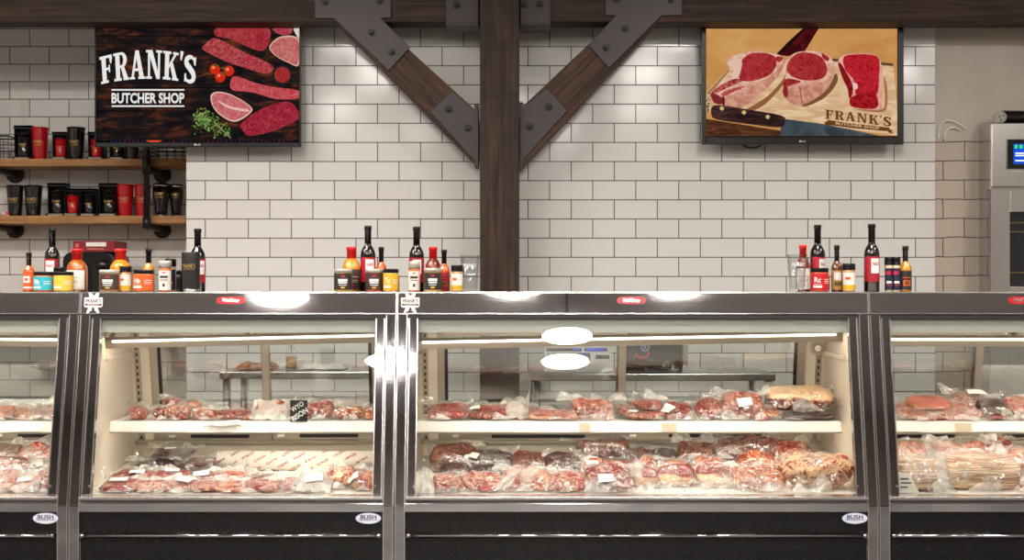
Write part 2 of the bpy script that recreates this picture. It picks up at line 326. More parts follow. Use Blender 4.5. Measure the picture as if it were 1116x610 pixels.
# ------------------------------------------------------------------ mesh builder
class MB:
    def __init__(s): s.v = []; s.f = []; s.m = []; s.sm = []
    def add(s, vs, fs, mi=0, smooth=False):
        b = len(s.v); s.v += [tuple(v) for v in vs]
        for f in fs: s.f.append([b + i for i in f]); s.m.append(mi); s.sm.append(smooth)
        return s
    def box(s, x0, x1, y0, y1, z0, z1, mi=0):
        v = [(x, y, z) for x in (x0, x1) for y in (y0, y1) for z in (z0, z1)]
        return s.add(v, [(0, 1, 3, 2), (4, 6, 7, 5), (0, 4, 5, 1), (2, 3, 7, 6), (0, 2, 6, 4), (1, 5, 7, 3)], mi)
    def prism(s, poly, fn0, fn1, mi=0, smooth=False):
        """poly: list of 2d points, fn0 / fn1 lift them into 3d"""
        n = len(poly)
        v = [fn0(*p) for p in poly] + [fn1(*p) for p in poly]
        s.add(v, [tuple(range(n)), tuple(range(2 * n - 1, n - 1, -1))], mi)
        b = len(s.v) - 2 * n
        for i in range(n):
            j = (i + 1) % n
            s.f.append([b + i, b + j, b + n + j, b + n + i]); s.m.append(mi); s.sm.append(smooth)
        return s
    def prism_yz(s, poly, x0, x1, mi=0): return s.prism(poly, lambda y, z: (x0, y, z), lambda y, z: (x1, y, z), mi)
    def prism_xz(s, poly, y0, y1, mi=0): return s.prism(poly, lambda x, z: (x, y0, z), lambda x, z: (x, y1, z), mi)
    def cyl(s, p0, p1, r, n=16, mi=0, r2=None, cap=True):
        p0, p1 = Vector(p0), Vector(p1); r2 = r if r2 is None else r2
        d = (p1 - p0).normalized(); a = d.orthogonal().normalized(); b = d.cross(a)
        v = []
        for (p, q) in ((p0, r), (p1, r2)):
            for i in range(n):
                t = 2 * math.pi * i / n; v.append(p + a * (q * math.cos(t)) + b * (q * math.sin(t)))
        s.add(v, [(i, (i + 1) % n, n + (i + 1) % n, n + i) for i in range(n)], mi, True)
        if cap: 
            k = len(s.v) - 2 * n
            for rng in (range(k + n - 1, k - 1, -1), range(k + n, k + 2 * n)):
                s.f.append(list(rng)); s.m.append(mi); s.sm.append(False)
        return s
    def lathe(s, prof, c, n=24, mi=0, smooth=True, cap=True):
        cx, cy, cz = c; v = []; fs = []
        for (r, z) in prof:
            for i in range(n):
                t = 2 * math.pi * i / n; v.append((cx + r * math.cos(t), cy + r * math.sin(t), cz + z))
        for j in range(len(prof) - 1):
            for i in range(n):
                fs.append((j * n + i, j * n + (i + 1) % n, (j + 1) * n + (i + 1) % n, (j + 1) * n + i))
        s.add(v, fs, mi, smooth)
        if cap:
            b = len(s.v) - len(v); t = b + (len(prof) - 1) * n
            s.f.append(list(range(b + n - 1, b - 1, -1))); s.m.append(mi); s.sm.append(False)
            s.f.append(list(range(t, t + n))); s.m.append(mi); s.sm.append(False)
        return s
    def tube(s, pts, r, n=10, mi=0):
        pts = [Vector(p) for p in pts]; v = []; a = None
        for i, p in enumerate(pts):
            d = (pts[min(i + 1, len(pts) - 1)] - pts[max(i - 1, 0)]).normalized()
            a = d.orthogonal().normalized() if a is None else (a - d * a.dot(d)).normalized()
            b = d.cross(a)
            for k in range(n):
                t = 2 * math.pi * k / n; v.append(p + a * (r * math.cos(t)) + b * (r * math.sin(t)))
        fs = [(i * n + k, i * n + (k + 1) % n, (i + 1) * n + (k + 1) % n, (i + 1) * n + k) for i in range(len(pts) - 1) for k in range(n)]
        s.add(v, fs, mi, True)
        b = len(s.v) - len(v)
        s.f.append(list(range(b + n - 1, b - 1, -1))); s.m.append(mi); s.sm.append(False)
        e = len(s.v) - n
        s.f.append(list(range(e, e + n))); s.m.append(mi); s.sm.append(False)
        return s
    def mesh(s, me, fn, mi=0):
        return s.add([fn(v.co) for v in me.vertices], [tuple(p.vertices) for p in me.polygons], mi)
    def text(s, txt, cx, cz, w, h, y, mi=0, fn=None, rot=0., bold=0.):
        """flat lettering in the xz plane facing -y, fitted to w x h"""
        me, bx = text_mesh(txt, bold)
        sx = w / (bx[2] - bx[0]); sz = h / (bx[3] - bx[1]); mx = (bx[0] + bx[2]) / 2; mz = (bx[1] + bx[3]) / 2
        c, q = math.cos(rot), math.sin(rot)
        def f(co):
            a, b = (co.x - mx) * sx, (co.y - mz) * sz
            a, b = a * c - b * q, a * q + b * c
            p = (cx + a, y, cz + b)
            return fn(p) if fn else p
        return s.mesh(me, f, mi)
    def build(s, name, mats, parent=None, bevel=0., seg=2, auto=None, norm=True):
        if not isinstance(mats, (list, tuple)): mats = [mats]
        me = bpy.data.meshes.new(name)
        off = Vector((0, 0, 0)) if parent is None else parent['_w']
        off = Vector(off)
        me.from_pydata([Vector(v) - off for v in s.v], [], s.f)
        for m in mats: me.materials.append(m)
        me.polygons.foreach_set('material_index', s.m); me.polygons.foreach_set('use_smooth', s.sm)
        me.update()
        if norm:
            bm = bmesh.new(); bm.from_mesh(me)
            bmesh.ops.recalc_face_normals(bm, faces=bm.faces); bm.to_mesh(me); bm.free()
        o = bpy.data.objects.new(name, me); COL.objects.link(o)
        if parent is not None: o.parent = parent
        o['_w'] = list(off)
        if bevel:
            md = o.modifiers.new('bevel', 'BEVEL'); md.width = bevel; md.segments = seg; md.limit_method = 'ANGLE'; md.angle_limit = R(40)
        return o

_txt = {}
def text_mesh(txt, bold=0.):
    key = (txt, bold)
    if key in _txt: return _txt[key]
    cu = bpy.data.curves.new('t', 'FONT'); cu.body = txt; cu.offset = bold; cu.resolution_u = 3
    ob = bpy.data.objects.new('t', cu); COL.objects.link(ob)
    dg = bpy.context.evaluated_depsgraph_get()
    me = bpy.data.meshes.new_from_object(ob.evaluated_get(dg))
    bpy.data.objects.remove(ob); bpy.data.curves.remove(cu)
    xs = [v.co.x for v in me.vertices]; ys = [v.co.y for v in me.vertices]
    _txt[key] = (me, (min(xs), min(ys), max(xs), max(ys)))
    return _txt[key]

def thing(name, label, cat, loc, group=None):
    o = bpy.data.objects.new(name, None); COL.objects.link(o)
    o.location = loc; o.empty_display_size = .05; o['_w'] = list(loc)
    o['label'] = label; o['category'] = cat
    if group: o['group'] = group
    return o
def tag(o, label, cat, group=None):
    o['label'] = label; o['category'] = cat
    if group: o['group'] = group
    return o
def struct(o): o['kind'] = 'structure'; return o
def part_label(o, l): o['label'] = l; return o
def smooth_loop(pts, n=5):
    """closed Catmull-Rom through 2d points"""
    out = []; m = len(pts)
    for i in range(m):
        p0, p1, p2, p3 = pts[i - 1], pts[i], pts[(i + 1) % m], pts[(i + 2) % m]
        for k in range(n):
            t = k / n
            out.append(tuple(.5 * (2 * b + (c - a) * t + (2 * a - 5 * b + 4 * c - d) * t * t + (3 * b - a - 3 * c + d) * t ** 3)
                             for a, b, c, d in zip(p0, p1, p2, p3)))
    return out
def spline(pts, n=6):
    out = []; m = len(pts)
    for i in range(m - 1):
        p0, p1, p2, p3 = pts[max(i - 1, 0)], pts[i], pts[i + 1], pts[min(i + 2, m - 1)]
        for k in range(n):
            t = k / n
            out.append(tuple(.5 * (2 * b + (c - a) * t + (2 * a - 5 * b + 4 * c - d) * t * t + (3 * b - a - 3 * c + d) * t ** 3)
                             for a, b, c, d in zip(p0, p1, p2, p3)))
    out.append(tuple(pts[-1])); return out
# ================================================================== room
WALL = 7.2; RECESS = 7.86; CEIL = 3.7; BACKW = -4.6; XL, XR = -5.2, 5.4
xc = X(203, WALL)            # outside corner where the tiled wall steps back
xe = X(1019, WALL)           # end of the white tile
struct(MB().box(XL, XR, BACKW, RECESS + .2, -.1, 0).build('floor', M['floor']))
struct(MB().box(XL, XR, BACKW, RECESS + .2, CEIL, CEIL + .1).build('ceiling', M['dark_paint']))
struct(MB().box(xc, xe, WALL, RECESS + .2, 0, CEIL).build('wall_back', M['tile']))
struct(MB().box(XL, xc, RECESS, RECESS + .2, 0, CEIL).build('wall_recess', M['tile_recess']))
struct(MB().box(xe, XR, WALL + .012, RECESS + .2, 0, CEIL).build('wall_right_back', M['tile_edge']))
struct(MB().box(XL - .1, XL, BACKW, RECESS + .2, 0, CEIL).build('wall_left', M['paint']))
struct(MB().box(XR, XR + .1, BACKW, RECESS + .2, 0, CEIL).build('wall_right', M['paint']))
struct(MB().box(XL, XR, BACKW - .1, BACKW, 0, CEIL).build('wall_front', M['paint']))

# ------------------------------------------------------------------ timber frame
BF = 6.90                                  # face of the beam and the braces
zb = Z(24, BF)
beam = thing('timber_beam', 'long dark timber beam running across under the ceiling above both screens', 'beam', (0, BF, zb))
pf = 6.84; px0, px1 = X(523, pf), X(566, pf)
for q0, q1 in ((XL + .02, px0 - .002), (px1 + .002, XR - .02)): MB().box(q0, q1, BF, BF + .16, zb, zb + .34).build('beam_timber', M['beam'], beam, bevel=.006)
post = thing('timber_post', 'dark square timber post standing in the middle before the tiled wall', 'post', ((px0 + px1) / 2, pf, 0))
MB().box(px0, px1, pf, pf + .21, 0, 3.3).build('post_timber', M['post'], post, bevel=.006)

def bolt(px, py, D, parent):
    x, z = X(px, D), Z(py, D)
    b = MB().cyl((x, D - .004, z), (x, D, z), .021, 18)
    b.cyl((x, D - .017, z), (x, D - .004, z), .0135, 6); b.cyl((x, D - .026, z), (x, D - .017, z), .008, 10)
    return b.build('bolt', M['bolt'], parent)
def pxpoly(pts, D): return [(X(a, D), Z(b, D)) for a, b in pts]

for side, tim, topp, lowp, fl, bolts, label in (
    ('l', [(366, 24), (413, 24), (519.5, 121), (519.5, 180)],
     [(343, -14), (426, -14), (426, 19), (415, 20), (447, 51.6), (423.5, 77), (366, 22), (364, 20), (343, 20)],
     [(469, 122), (492.5, 98.6), (519, 121), (519, 177)], (517, 521.5, 114, 181),
     [(354, 2), (413.5, 1), (405, 35.5), (427, 56.7), (489, 119), (510, 139.5)],
     'brown diagonal timber brace rising from the post toward the screen with the shop lettering'),
    ('r', [(667, 24), (716, 24), (568.5, 183), (568.5, 117)],
     [(660, -14), (743.5, -14), (743.5, 16.5), (721, 17), (663.7, 74), (641, 49), (671, 17), (660, 16.5)],
     [(596, 96), (618.5, 120.4), (568.5, 176), (568.5, 117)], (566.5, 570, 112, 185),
     [(672, -1), (731.6, 0), (681.7, 31), (660.5, 52), (598, 116.5), (577, 138)],
     'brown diagonal timber brace rising from the post toward the screen with three steaks')):
    c = pxpoly(tim, BF)
    root = thing('timber_brace', label, 'brace', (c[2][0], BF, c[2][1]))
    # timber built along its own axis so the grain follows it
    a = Vector(((c[0][0] + c[1][0]) / 2, BF + .085, (c[0][1] + c[1][1]) / 2)); e = Vector(((c[2][0] + c[3][0]) / 2, BF + .085, (c[2][1] + c[3][1]) / 2))
    ax = (e - a).normalized(); mat4 = Matrix(((ax.x, 0, -ax.z, 0), (0, 1, 0, 0), (ax.z, 0, ax.x, 0), (0, 0, 0, 1)))
    inv = mat4.inverted(); loc = Vector((c[2][0], BF, c[2][1]))
    b = MB()
    b.prism([tuple(p) for p in c], lambda x, z: inv @ (Vector((x, BF, z)) - loc), lambda x, z: inv @ (Vector((x, BF + .17, z)) - loc))
    o = b.build('brace_timber', M['brace'], None, bevel=.004); o.parent = root; o.matrix_local = mat4
    pl = MB().prism_xz(pxpoly(topp, BF - .012), BF - .012, BF - .001).build('gusset_plate', M['plate'], root, bevel=.002)
    lp = MB().prism_xz(pxpoly(lowp, BF - .012), BF - .012, BF - .001).build('tie_plate', M['plate'], root, bevel=.002)
    MB().box(X(fl[0], BF), X(fl[1], BF), BF - .02, BF + .17, Z(fl[3], BF), Z(fl[2], BF)).build('flange_plate', M['plate'], root, bevel=.002)
    for bx, by in bolts: bolt(bx, by, BF - .012, root)
for (x0, x1, bl, label) in ((486, 521.5, [(497.6, 5.6)], 'blackened steel beam bracket on the post side facing the shop lettering screen'),
                            (567, 600, [(588, 4.5), (571.5, 5)], 'blackened steel beam bracket on the post side facing the three steaks screen')):
    D = BF - .012
    root = thing('beam_bracket', label, 'bracket', (X((x0 + x1) / 2, D), D, Z(25, D)))
    MB().box(X(x0, D), X(x1, D), D, D + .011, Z(25, D), Z(-14, D)).build('face_plate', M['plate'], root, bevel=.002)
    MB().box(X(x0, D), X(x1, D), D, BF + .18, Z(25, D) - .012, Z(25, D)).build('seat_plate', M['plate'], root, bevel=.002)
    for bx, by in bl: bolt(bx, by, D, root)

# ------------------------------------------------------------------ slab serif lettering
def _ring(cx, cy, rx, ry, wx, wy, a0, a1, n=14):
    o = []; i = []
    for k in range(n + 1):
        t = R(a0 + (a1 - a0) * k / n)
        o.append((cx + rx * math.cos(t), cy + ry * math.sin(t))); i.append((cx + (rx - wx) * math.cos(t), cy + (ry - wy) * math.sin(t)))
    return [[o[k], o[k + 1], i[k + 1], i[k]] for k in range(n)]
def _rc(x0, y0, x1, y1): return [(x0, y0), (x1, y0), (x1, y1), (x0, y1)]
def _rib(pts, w):
    p = spline(pts, 7); q = []
    for i in range(len(p) - 1):
        t0, t1 = i / (len(p) - 1), (i + 1) / (len(p) - 1)
        def nrm(j):
            a, b = p[max(j - 1, 0)], p[min(j + 1, len(p) - 1)]
            d = Vector((b[0] - a[0], b[1] - a[1])).normalized(); return Vector((-d.y, d.x))
        w0, w1 = w(t0), w(t1); n0, n1 = nrm(i), nrm(i + 1); a, b = Vector(p[i]), Vector(p[i + 1])
        q.append([tuple(a + n0 * w0), tuple(b + n1 * w1), tuple(b - n1 * w1), tuple(a - n0 * w0)])
    return q
GL = {
 'F': (.66, [_rc(.1, 0, .32, 1), _rc(0, 0, .42, .09), _rc(0, .9, .64, 1), [(.54, .68), (.6, .68), (.66, .9), (.5, .9)], _rc(.3, .46, .5, .55), _rc(.45, .37, .52, .64)]),
 'R': (.78, [_rc(.1, 0, .32, 1), _rc(0, 0, .40, .09), _rc(0, .91, .42, 1), _rc(.3, .45, .42, .54)] + _ring(.41, .725, .29, .275, .19, .09, -90, 90) + [[(.36, .5), (.54, .5), (.78, 0), (.53, 0)], _rc(.5, 0, .8, .08)]),
 'A': (.82, [[(.07, 0), (.19, 0), (.44, 1), (.32, 1)], [(.32, 1), (.5, 1), (.77, 0), (.53, 0)], _rc(.2, .28, .6, .37), _rc(0, 0, .28, .08), _rc(.45, 0, .84, .08)]),
 'N': (.84, [_rc(.1, 0, .21, 1), _rc(0, 0, .31, .08), _rc(0, .92, .3, 1), _rc(.63, 0, .74, 1), _rc(.53, .92, .84, 1), [(.1, 1), (.33, 1), (.74, 0), (.56, 0)]]),
 'K': (.82, [_rc(.1, 0, .32, 1), _rc(0, 0, .42, .09), _rc(0, .91, .42, 1), [(.3, .38), (.3, .52), (.6, .94), (.72, .94)], _rc(.52, .91, .8, 1), [(.36, .56), (.52, .62), (.8, 0), (.56, 0)], _rc(.5, 0, .84, .08)]),
 "'": (.2, [[(.03, 1.08), (.2, 1.08), (.12, .76), (.05, .76)]]),
 'S': (.64, _rib([(.55, .72), (.5, .88), (.33, .95), (.14, .86), (.12, .68), (.32, .52), (.5, .36), (.52, .16), (.34, .05), (.14, .1), (.08, .28)], lambda t: .045 + .075 * math.sin(math.pi * t) ** 2)
      + [_rc(.52, .68, .6, .98), _rc(.04, .02, .12, .32)]),
}
def slab_word(word, gap=.06):
    x = 0; out = []
    for ch in word:
        w, ps = GL[ch]
        if ch == "'": x -= .02
        for p in ps: out.append([(a + x, b) for a, b in p])
        x += w + gap
    return out, x - gap

# ------------------------------------------------------------------ televisions
def tv(label, px0, px1, py0, py1, D, sx0, sx1, sy0, sy1):
    root = thing('television', label, 'television', (X((px0 + px1) / 2, D), D, Z(py1, D)))
    x0, x1, z0, z1 = X(px0, D), X(px1, D), Z(py1, D), Z(py0, D)
    a, c, e, g = X(sx0, D), X(sx1, D), Z(sy1, D), Z(sy0, D)
    b = MB()
    b.box(x0, a, D, D + .03, z0, z1); b.box(c, x1, D, D + .03, z0, z1); b.box(a, c, D, D + .03, g, z1); b.box(a, c, D, D + .03, z0, e)
    b.build('bezel', M['blackplastic'], root, bevel=.003)
    b = MB().box(x0 + .01, x1 - .01, D + .03, D + .06, z0 + .01, z1 - .01).box(x0 + .2, x1 - .2, D + .06, D + .10, z0 + .06, z1 - .12)
    b.build('rear_housing', M['blackplastic'], root, bevel=.006)
    xm = (x0 + x1) / 2
    MB().box(xm + .04, xm + .42, D + .10, WALL, z0 + .2, z0 + .36).build('wall_mount', M['plate'], root, bevel=.003)
    lg = MB(); zl = (z0 + min(e, z0 + .03)) / 2
    lg.cyl((xm - .014, D - .0006, zl), (xm - .014, D, zl), .0055, 16); lg.text('LG', xm + .004, zl, .018, .009, D - .0006, bold=.02)
    part_label(lg.build('maker_logo', M['chalk'], root), 'small pale maker mark on the lower bezel')
    return root, D + .004

class Pic:
    """a flat picture on a screen: one mesh, layers a fraction of a millimetre apart"""
    def __init__(s, D): s.b = MB(); s.D = D; s.k = 0; s.mats = []
    def mi(s, m):
        if m not in s.mats: s.mats.append(m)
        return s.mats.index(m)
    def poly(s, pts, m, tri=False):
        s.k += 1; y = s.D - .00006 * s.k
        s.b.add([(X(a, s.D), y, Z(b, s.D)) for a, b in pts], [tuple(range(len(pts)))], s.mi(m))
    def blob(s, pts, m, n=5): s.poly(smooth_loop(pts, n), m)
    def disc(s, cx, cy, r, m, ry=None):
        ry = ry or r; s.poly([(cx + r * math.cos(2 * math.pi * i / 24), cy + ry * math.sin(2 * math.pi * i / 24)) for i in range(24)], m)
    def polys(s, list_, m, fn):
        s.k += 1; y = s.D - .00006 * s.k
        for p in list_:
            q = [fn(*t) for t in p]
            s.b.add([(X(a, s.D), y, Z(b, s.D)) for a, b in q], [tuple(range(len(q)))], s.mi(m))
    def text(s, txt, cx, cy, w, h, m, rot=0., bold=0.):
        s.k += 1; s.b.text(txt, X(cx, s.D), Z(cy, s.D), w * K(s.D), h * K(s.D), s.D - .00006 * s.k, s.mi(m), rot=rot, bold=bold)
    def build(s, root):
        return s.b.build('screen', s.mats, root, norm=False)

EK = .62
def worn_boards():
    m, nt, out = newmat('picture_worn_boards')
    tc = N(nt, 'TexCoord'); mp = N(nt, 'Mapping'); mp.inputs['Scale'].default_value = (2.2, 1, 7); L(nt, tc.outputs['Object'], mp.inputs['Vector'])
    n = N(nt, 'TexNoise', Scale=3.2, Detail=8., Roughness=.68, Distortion=.5); L(nt, mp.outputs[0], n.inputs['Vector'])
    cr = N(nt, 'ValToRGB'); e = cr.color_ramp.elements
    e[0].position = .38; e[0].color = S(18, 17, 20); e[1].position = .74; e[1].color = S(150, 70, 28)
    k = e.new(.52); k.color = S(36, 27, 27); k = e.new(.62); k.color = S(84, 44, 26)
    L(nt, n.outputs['Fac'], cr.inputs[0]); em = N(nt, 'Emission', Strength=EK); L(nt, cr.outputs[0], em.inputs['Color']); L(nt, em.outputs[0], out.inputs[0])
    return m
def scr(r, g, b, r2=None, g2=None, b2=None, sc=60., lo=.42, hi=.62, st=(1, 1, 1)):
    if r2 is None: return emit('picture_tone', S(r, g, b), EK)
    return two_tone('picture_texture', S(r, g, b), S(r2, g2, b2), sc, lo, hi, stretch=st, emitk=EK, distort=1.2)

# --- shop sign screen
T1, D1 = tv('wide wall television showing white shop lettering beside raw cuts on dark boards', 103, 328, 29, 160, 7.05, 104.5, 326, 30.5, 155)
p = Pic(D1 + .004)
planks = worn_boards(); line = scr(10, 9, 11)
p.poly([(104, 30), (327, 30), (327, 156), (104, 156)], planks)
for yy in (38.5, 95, 120.5): p.poly([(104, yy), (327, yy), (327, yy + 1), (104, yy + 1)], line)
u6 = lambda a, b: (103 + a / 4.692, 30 + b / 4.692)
u7 = lambda a, b: (200 + a / 4.692, 30 + b / 4.692)
def cut(pts, c, c2, sc=70., edge=None):
    q = [u7(*t) for t in pts]
    cx = sum(a for a, b in q) / len(q); cy = sum(b for a, b in q) / len(q)
    if edge: 
        p.blob(q, scr(*edge)); q = [(cx + (a - cx) * .93, cy + (b - cy) * .9) for a, b in q]
    c = tuple(v * .92 for v in c); c2 = tuple(v * .25 + u * .72 for v, u in zip(c, c2))
    p.blob(q, scr(*c, *c2, sc=sc, lo=.42, hi=.72))
cut([(160, 10), (200, -2), (300, -2), (430, 2), (442, 60), (405, 118), (330, 100), (250, 62), (165, 42)], (170, 42, 52), (222, 108, 108))
p.blob([u7(*t) for t in [(375, 30), (435, 20), (440, 70), (405, 115), (372, 90)]], scr(150, 34, 48, 186, 60, 70))
cut([(95, 105), (150, 55), (200, 68), (300, 120), (455, 195), (422, 235), (330, 212), (210, 170), (125, 128)], (176, 46, 58), (232, 140, 138))
cut([(440, 95), (500, 45), (590, 60), (590, 190), (540, 182), (465, 140)], (206, 96, 98), (238, 176, 166), edge=(226, 184, 160))
cut([(455, 3), (550, 3), (545, 35), (490, 35)], (176, 50, 64), (214, 120, 124))
p.blob([u7(*t) for t in [(562, 4), (592, 4), (592, 52), (582, 48)]], scr(226, 214, 202))
cut([(245, 262), (275, 250), (360, 280), (450, 302), (588, 322), (590, 360), (480, 366), (350, 332), (247, 318)], (204, 66, 76), (238, 140, 138))
cut([(140, 345), (180, 328), (250, 345), (340, 400), (345, 435), (265, 482), (190, 450), (148, 400)], (214, 100, 110), (242, 172, 168), edge=(232, 190, 172))
p.blob([u7(*t) for t in [(170, 370), (240, 402), (330, 420), (322, 430), (230, 412)]], scr(240, 190, 184))
cut([(295, 490), (390, 420), (530, 378), (588, 430), (590, 468), (455, 530), (335, 553), (300, 520)], (160, 28, 48), (206, 88, 98))
for cx, cy in ((160, 212), (232, 222), (188, 253)):
    a, b = u7(cx, cy); p.disc(a, b, 5.7, scr(216, 44, 20)); p.disc(a - 1.4, b - 1.6, 1.7, scr(250, 150, 110))
for cx, cy in ((165, 195), (200, 208), (205, 235)):
    a, b = u7(cx, cy); p.blob([(a - 2.5, b), (a, b - 1.6), (a + 3, b - 1), (a + .5, b + 1.2)], scr(60, 96, 40))
a, b = u7(505, 242); p.disc(a, b, 10.8, scr(36, 36, 42)); p.disc(a, b, 8.6, scr(120, 16, 24, 206, 70, 62, sc=260.))
p.poly([u7(540, 255), u7(552, 250), u7(592, 288), u7(592, 300), u7(575, 292)], scr(36, 36, 42))
random.seed(4)
p.k += 1
gm = [scr(58, 92, 34), scr(104, 140, 62), scr(142, 170, 96)]
for i in range(240):
    t = random.random(); q = u7(110 + random.gauss(0, 27), 472 + random.gauss(0, 25)) if t < .75 else u7(150 + 90 * random.random(), 490 + 60 * random.random() + random.gauss(0, 8))
    k0 = p.k; a = random.random() * 6.3; r = random.uniform(.9, 2.0)
    p.k = k0 - 1 + (0 if i % 2 else 1) - 0
    p.poly([(q[0] + r * math.cos(a), q[1] + r * math.sin(a)), (q[0] + .6 * r * math.cos(a + 1.6), q[1] + .6 * r * math.sin(a + 1.6)), (q[0] - r * math.cos(a), q[1] - r * math.sin(a)), (q[0] + .6 * r * math.cos(a - 1.6), q[1] + .6 * r * math.sin(a - 1.6))], gm[i % 3])
    p.k = k0 + (1 if i % 24 == 23 else 0)
p.poly([u7(170, 500), u7(180, 500), u7(245, 566), u7(238, 566)], scr(150, 140, 110))
white = scr(246, 244, 240)
word, ww = slab_word("FRANK'S")
def arch(x, y):
    t = x / ww * 2 - 1
    # letters lean with the arch; baseline and top both bow
    h = 147 - 10 * t * t
    X0 = 30 + (520 - 30) * x / ww + (y - .5) * t * 10
    base = 290 - 28 * (1 - t * t)
    return u6(X0, base - y * h)
p.polys(word, white, arch)
for vv in (319, 402): p.poly([u6(88, vv - 4), u6(460, vv - 4), u6(460, vv + 4), u6(88, vv + 4)], white)
a, b = u6(274, 361); p.text('BUTCHER SHOP', a, b, 372 / 4.692, 54 / 4.692, white, bold=.03)
p.poly([(104, 153), (327, 153), (327, 156), (104, 156)], scr(12, 11, 13))
for i in range(42):
    q = 121 + i * 4.8; c = random.choice([(70, 30, 90), (40, 40, 110), (110, 30, 50), (60, 30, 40)])
    p.poly([(q, 153.4), (q + 2, 153.4), (q + 2, 154.8), (q, 154.8)], scr(*c))
p.poly([u6(262, 577), u6(350, 577), u6(330, 586), u6(285, 586)], scr(232, 84, 44))
p.build(T1)

# --- three steaks screen
T2, D2 = tv('wide wall television showing three raw steaks and a knife on a board', 765, 985, 28.5, 157, 7.05, 769.5, 978.5, 31, 149)
p = Pic(D2 + .004)
w = lambda a, b: (760 + a / 4.357, 25 + b / 4.357)
def B(pts, m, n=4): p.blob([w(*t) for t in pts], m, n)
def Q(pts, m): p.poly([w(*t) for t in pts], m)
Q([(42, 26), (949, 26), (949, 536), (42, 536)], scr(196, 136, 72, 216, 162, 98, sc=4., lo=.3, hi=.7, st=(1, 1, 2)))
Q([(42, 330), (150, 215), (300, 180), (640, 168), (930, 192), (949, 400), (949, 536), (700, 500), (410, 455), (42, 420)], scr(214, 172, 128, 238, 206, 166, sc=8., st=(1, 1, 4)))
Q([(42, 335), (150, 218), (155, 225), (60, 340)], scr(170, 122, 78)); Q([(640, 168), (930, 192), (930, 205), (640, 182)], scr(96, 72, 52))
Q([(500, 27), (576, 27), (510, 135), (430, 158), (375, 152), (425, 95)], scr(62, 10, 18, 92, 20, 26, sc=12.))
Q([(500, 27), (512, 27), (440, 110), (385, 150), (372, 150), (430, 92)], scr(34, 12, 14))
fat = scr(218, 158, 132, 240, 200, 176, sc=30.); red = scr(150, 26, 34, 196, 70, 68, sc=45., lo=.35, hi=.75)
side = scr(196, 128, 108, 224, 168, 144, sc=25.); bone = scr(232, 198, 176)
B([(225, 415), (330, 350), (412, 260), (420, 215), (440, 250), (330, 380), (250, 420)], scr(150, 96, 62))
B([(138, 188), (165, 155), (250, 133), (335, 138), (410, 160), (412, 200), (370, 270), (290, 345), (215, 402), (150, 397), (80, 380), (60, 332), (130, 280), (165, 235)], side)
B([(140, 188), (165, 157), (250, 135), (335, 140), (408, 162), (395, 200), (350, 250), (270, 290), (150, 345), (118, 352), (65, 328), (130, 280), (165, 235)], fat)
B([(218, 170), (262, 143), (345, 148), (376, 180), (352, 240), (270, 274), (205, 270), (196, 215)], red)
B([(375, 160), (408, 165), (392, 185), (375, 178)], red)
B([(142, 190), (190, 168), (212, 192), (192, 262), (160, 255), (172, 222)], bone)
B([(70, 325), (130, 285), (180, 265), (215, 275), (150, 305), (90, 332)], scr(150, 40, 46, 200, 110, 104))
B([(118, 330), (180, 308), (232, 300), (170, 330), (124, 348)], scr(166, 50, 56, 206, 110, 104))
B([(64, 332), (112, 352), (116, 385), (80, 378)], scr(128, 44, 44)); B([(116, 356), (128, 350), (130, 390), (118, 388)], scr(110, 30, 34))
B([(500, 388), (610, 320), (655, 240), (665, 280), (610, 350), (530, 392)], scr(128, 84, 56))
B([(425, 180), (470, 140), (560, 134), (622, 155), (648, 200), (640, 255), (610, 322), (500, 389), (430, 372), (402, 322), (420, 262)], side)
B([(425, 180), (470, 140), (560, 134), (622, 155), (648, 200), (625, 262), (560, 285), (470, 290), (412, 300), (420, 250)], fat)
B([(430, 190), (480, 143), (560, 147), (602, 178), (616, 232), (580, 268), (490, 270), (430, 236)], red)
B([(590, 142), (625, 165), (618, 182), (596, 168)], red)
B([(416, 268), (470, 270), (490, 282), (430, 300), (408, 316)], scr(140, 26, 32, 170, 56, 54))
B([(405, 322), (425, 300), (430, 345), (416, 352)], scr(140, 40, 42)); Q([(482, 300), (490, 298), (500, 385), (494, 388)], scr(176, 104, 88))
B([(740, 408), (865, 412), (890, 380), (885, 260), (900, 300), (900, 400), (860, 425)], scr(170, 118, 80))
B([(667, 186), (710, 148), (830, 148), (866, 178), (880, 250), (878, 382), (860, 412), (740, 402), (722, 362), (715, 312), (688, 262)], scr(226, 150, 128, 240, 186, 166, sc=25.))
B([(692, 172), (722, 152), (852, 158), (862, 250), (848, 345), (760, 352), (742, 272), (702, 222)], scr(166, 10, 28, 214, 54, 62, sc=50., lo=.35, hi=.75))
B([(668, 190), (690, 205), (735, 290), (735, 340), (720, 355), (712, 310), (688, 260)], scr(120, 12, 22, 160, 30, 36))
B([(735, 350), (790, 335), (850, 345), (848, 405), (740, 400), (722, 370)], scr(140, 10, 20, 190, 40, 44))
B([(738, 285), (758, 290), (760, 312), (742, 312)], scr(240, 200, 190))
Q([(42, 455), (400, 512), (400, 536), (42, 536)], scr(70, 40, 26, 110, 66, 40, sc=10., st=(1, 1, 5)))
Q([(410, 455), (600, 480), (860, 534), (862, 536), (395, 536), (395, 490)], scr(52, 62, 70, 78, 90, 100, sc=6.))
B([(68, 402), (100, 390), (250, 412), (400, 440), (415, 468), (392, 496), (240, 480), (90, 458), (66, 432)], scr(44, 26, 28, 78, 50, 46, sc=10., st=(1, 1, 5)), 3)
for cx, cy in ((116, 406), (221, 425), (334, 446)):
    a, b = w(cx, cy); p.disc(a, b, 2.3, scr(214, 184, 120))
random.seed(8)
for i in range(14):
    a, b = w(46 + random.random() * 14, 350 + random.random() * 70); p.disc(a, b, .9, scr(70, 84, 40))
burn = scr(108, 66, 30)
word, ww = slab_word("FRANK'S", .1)
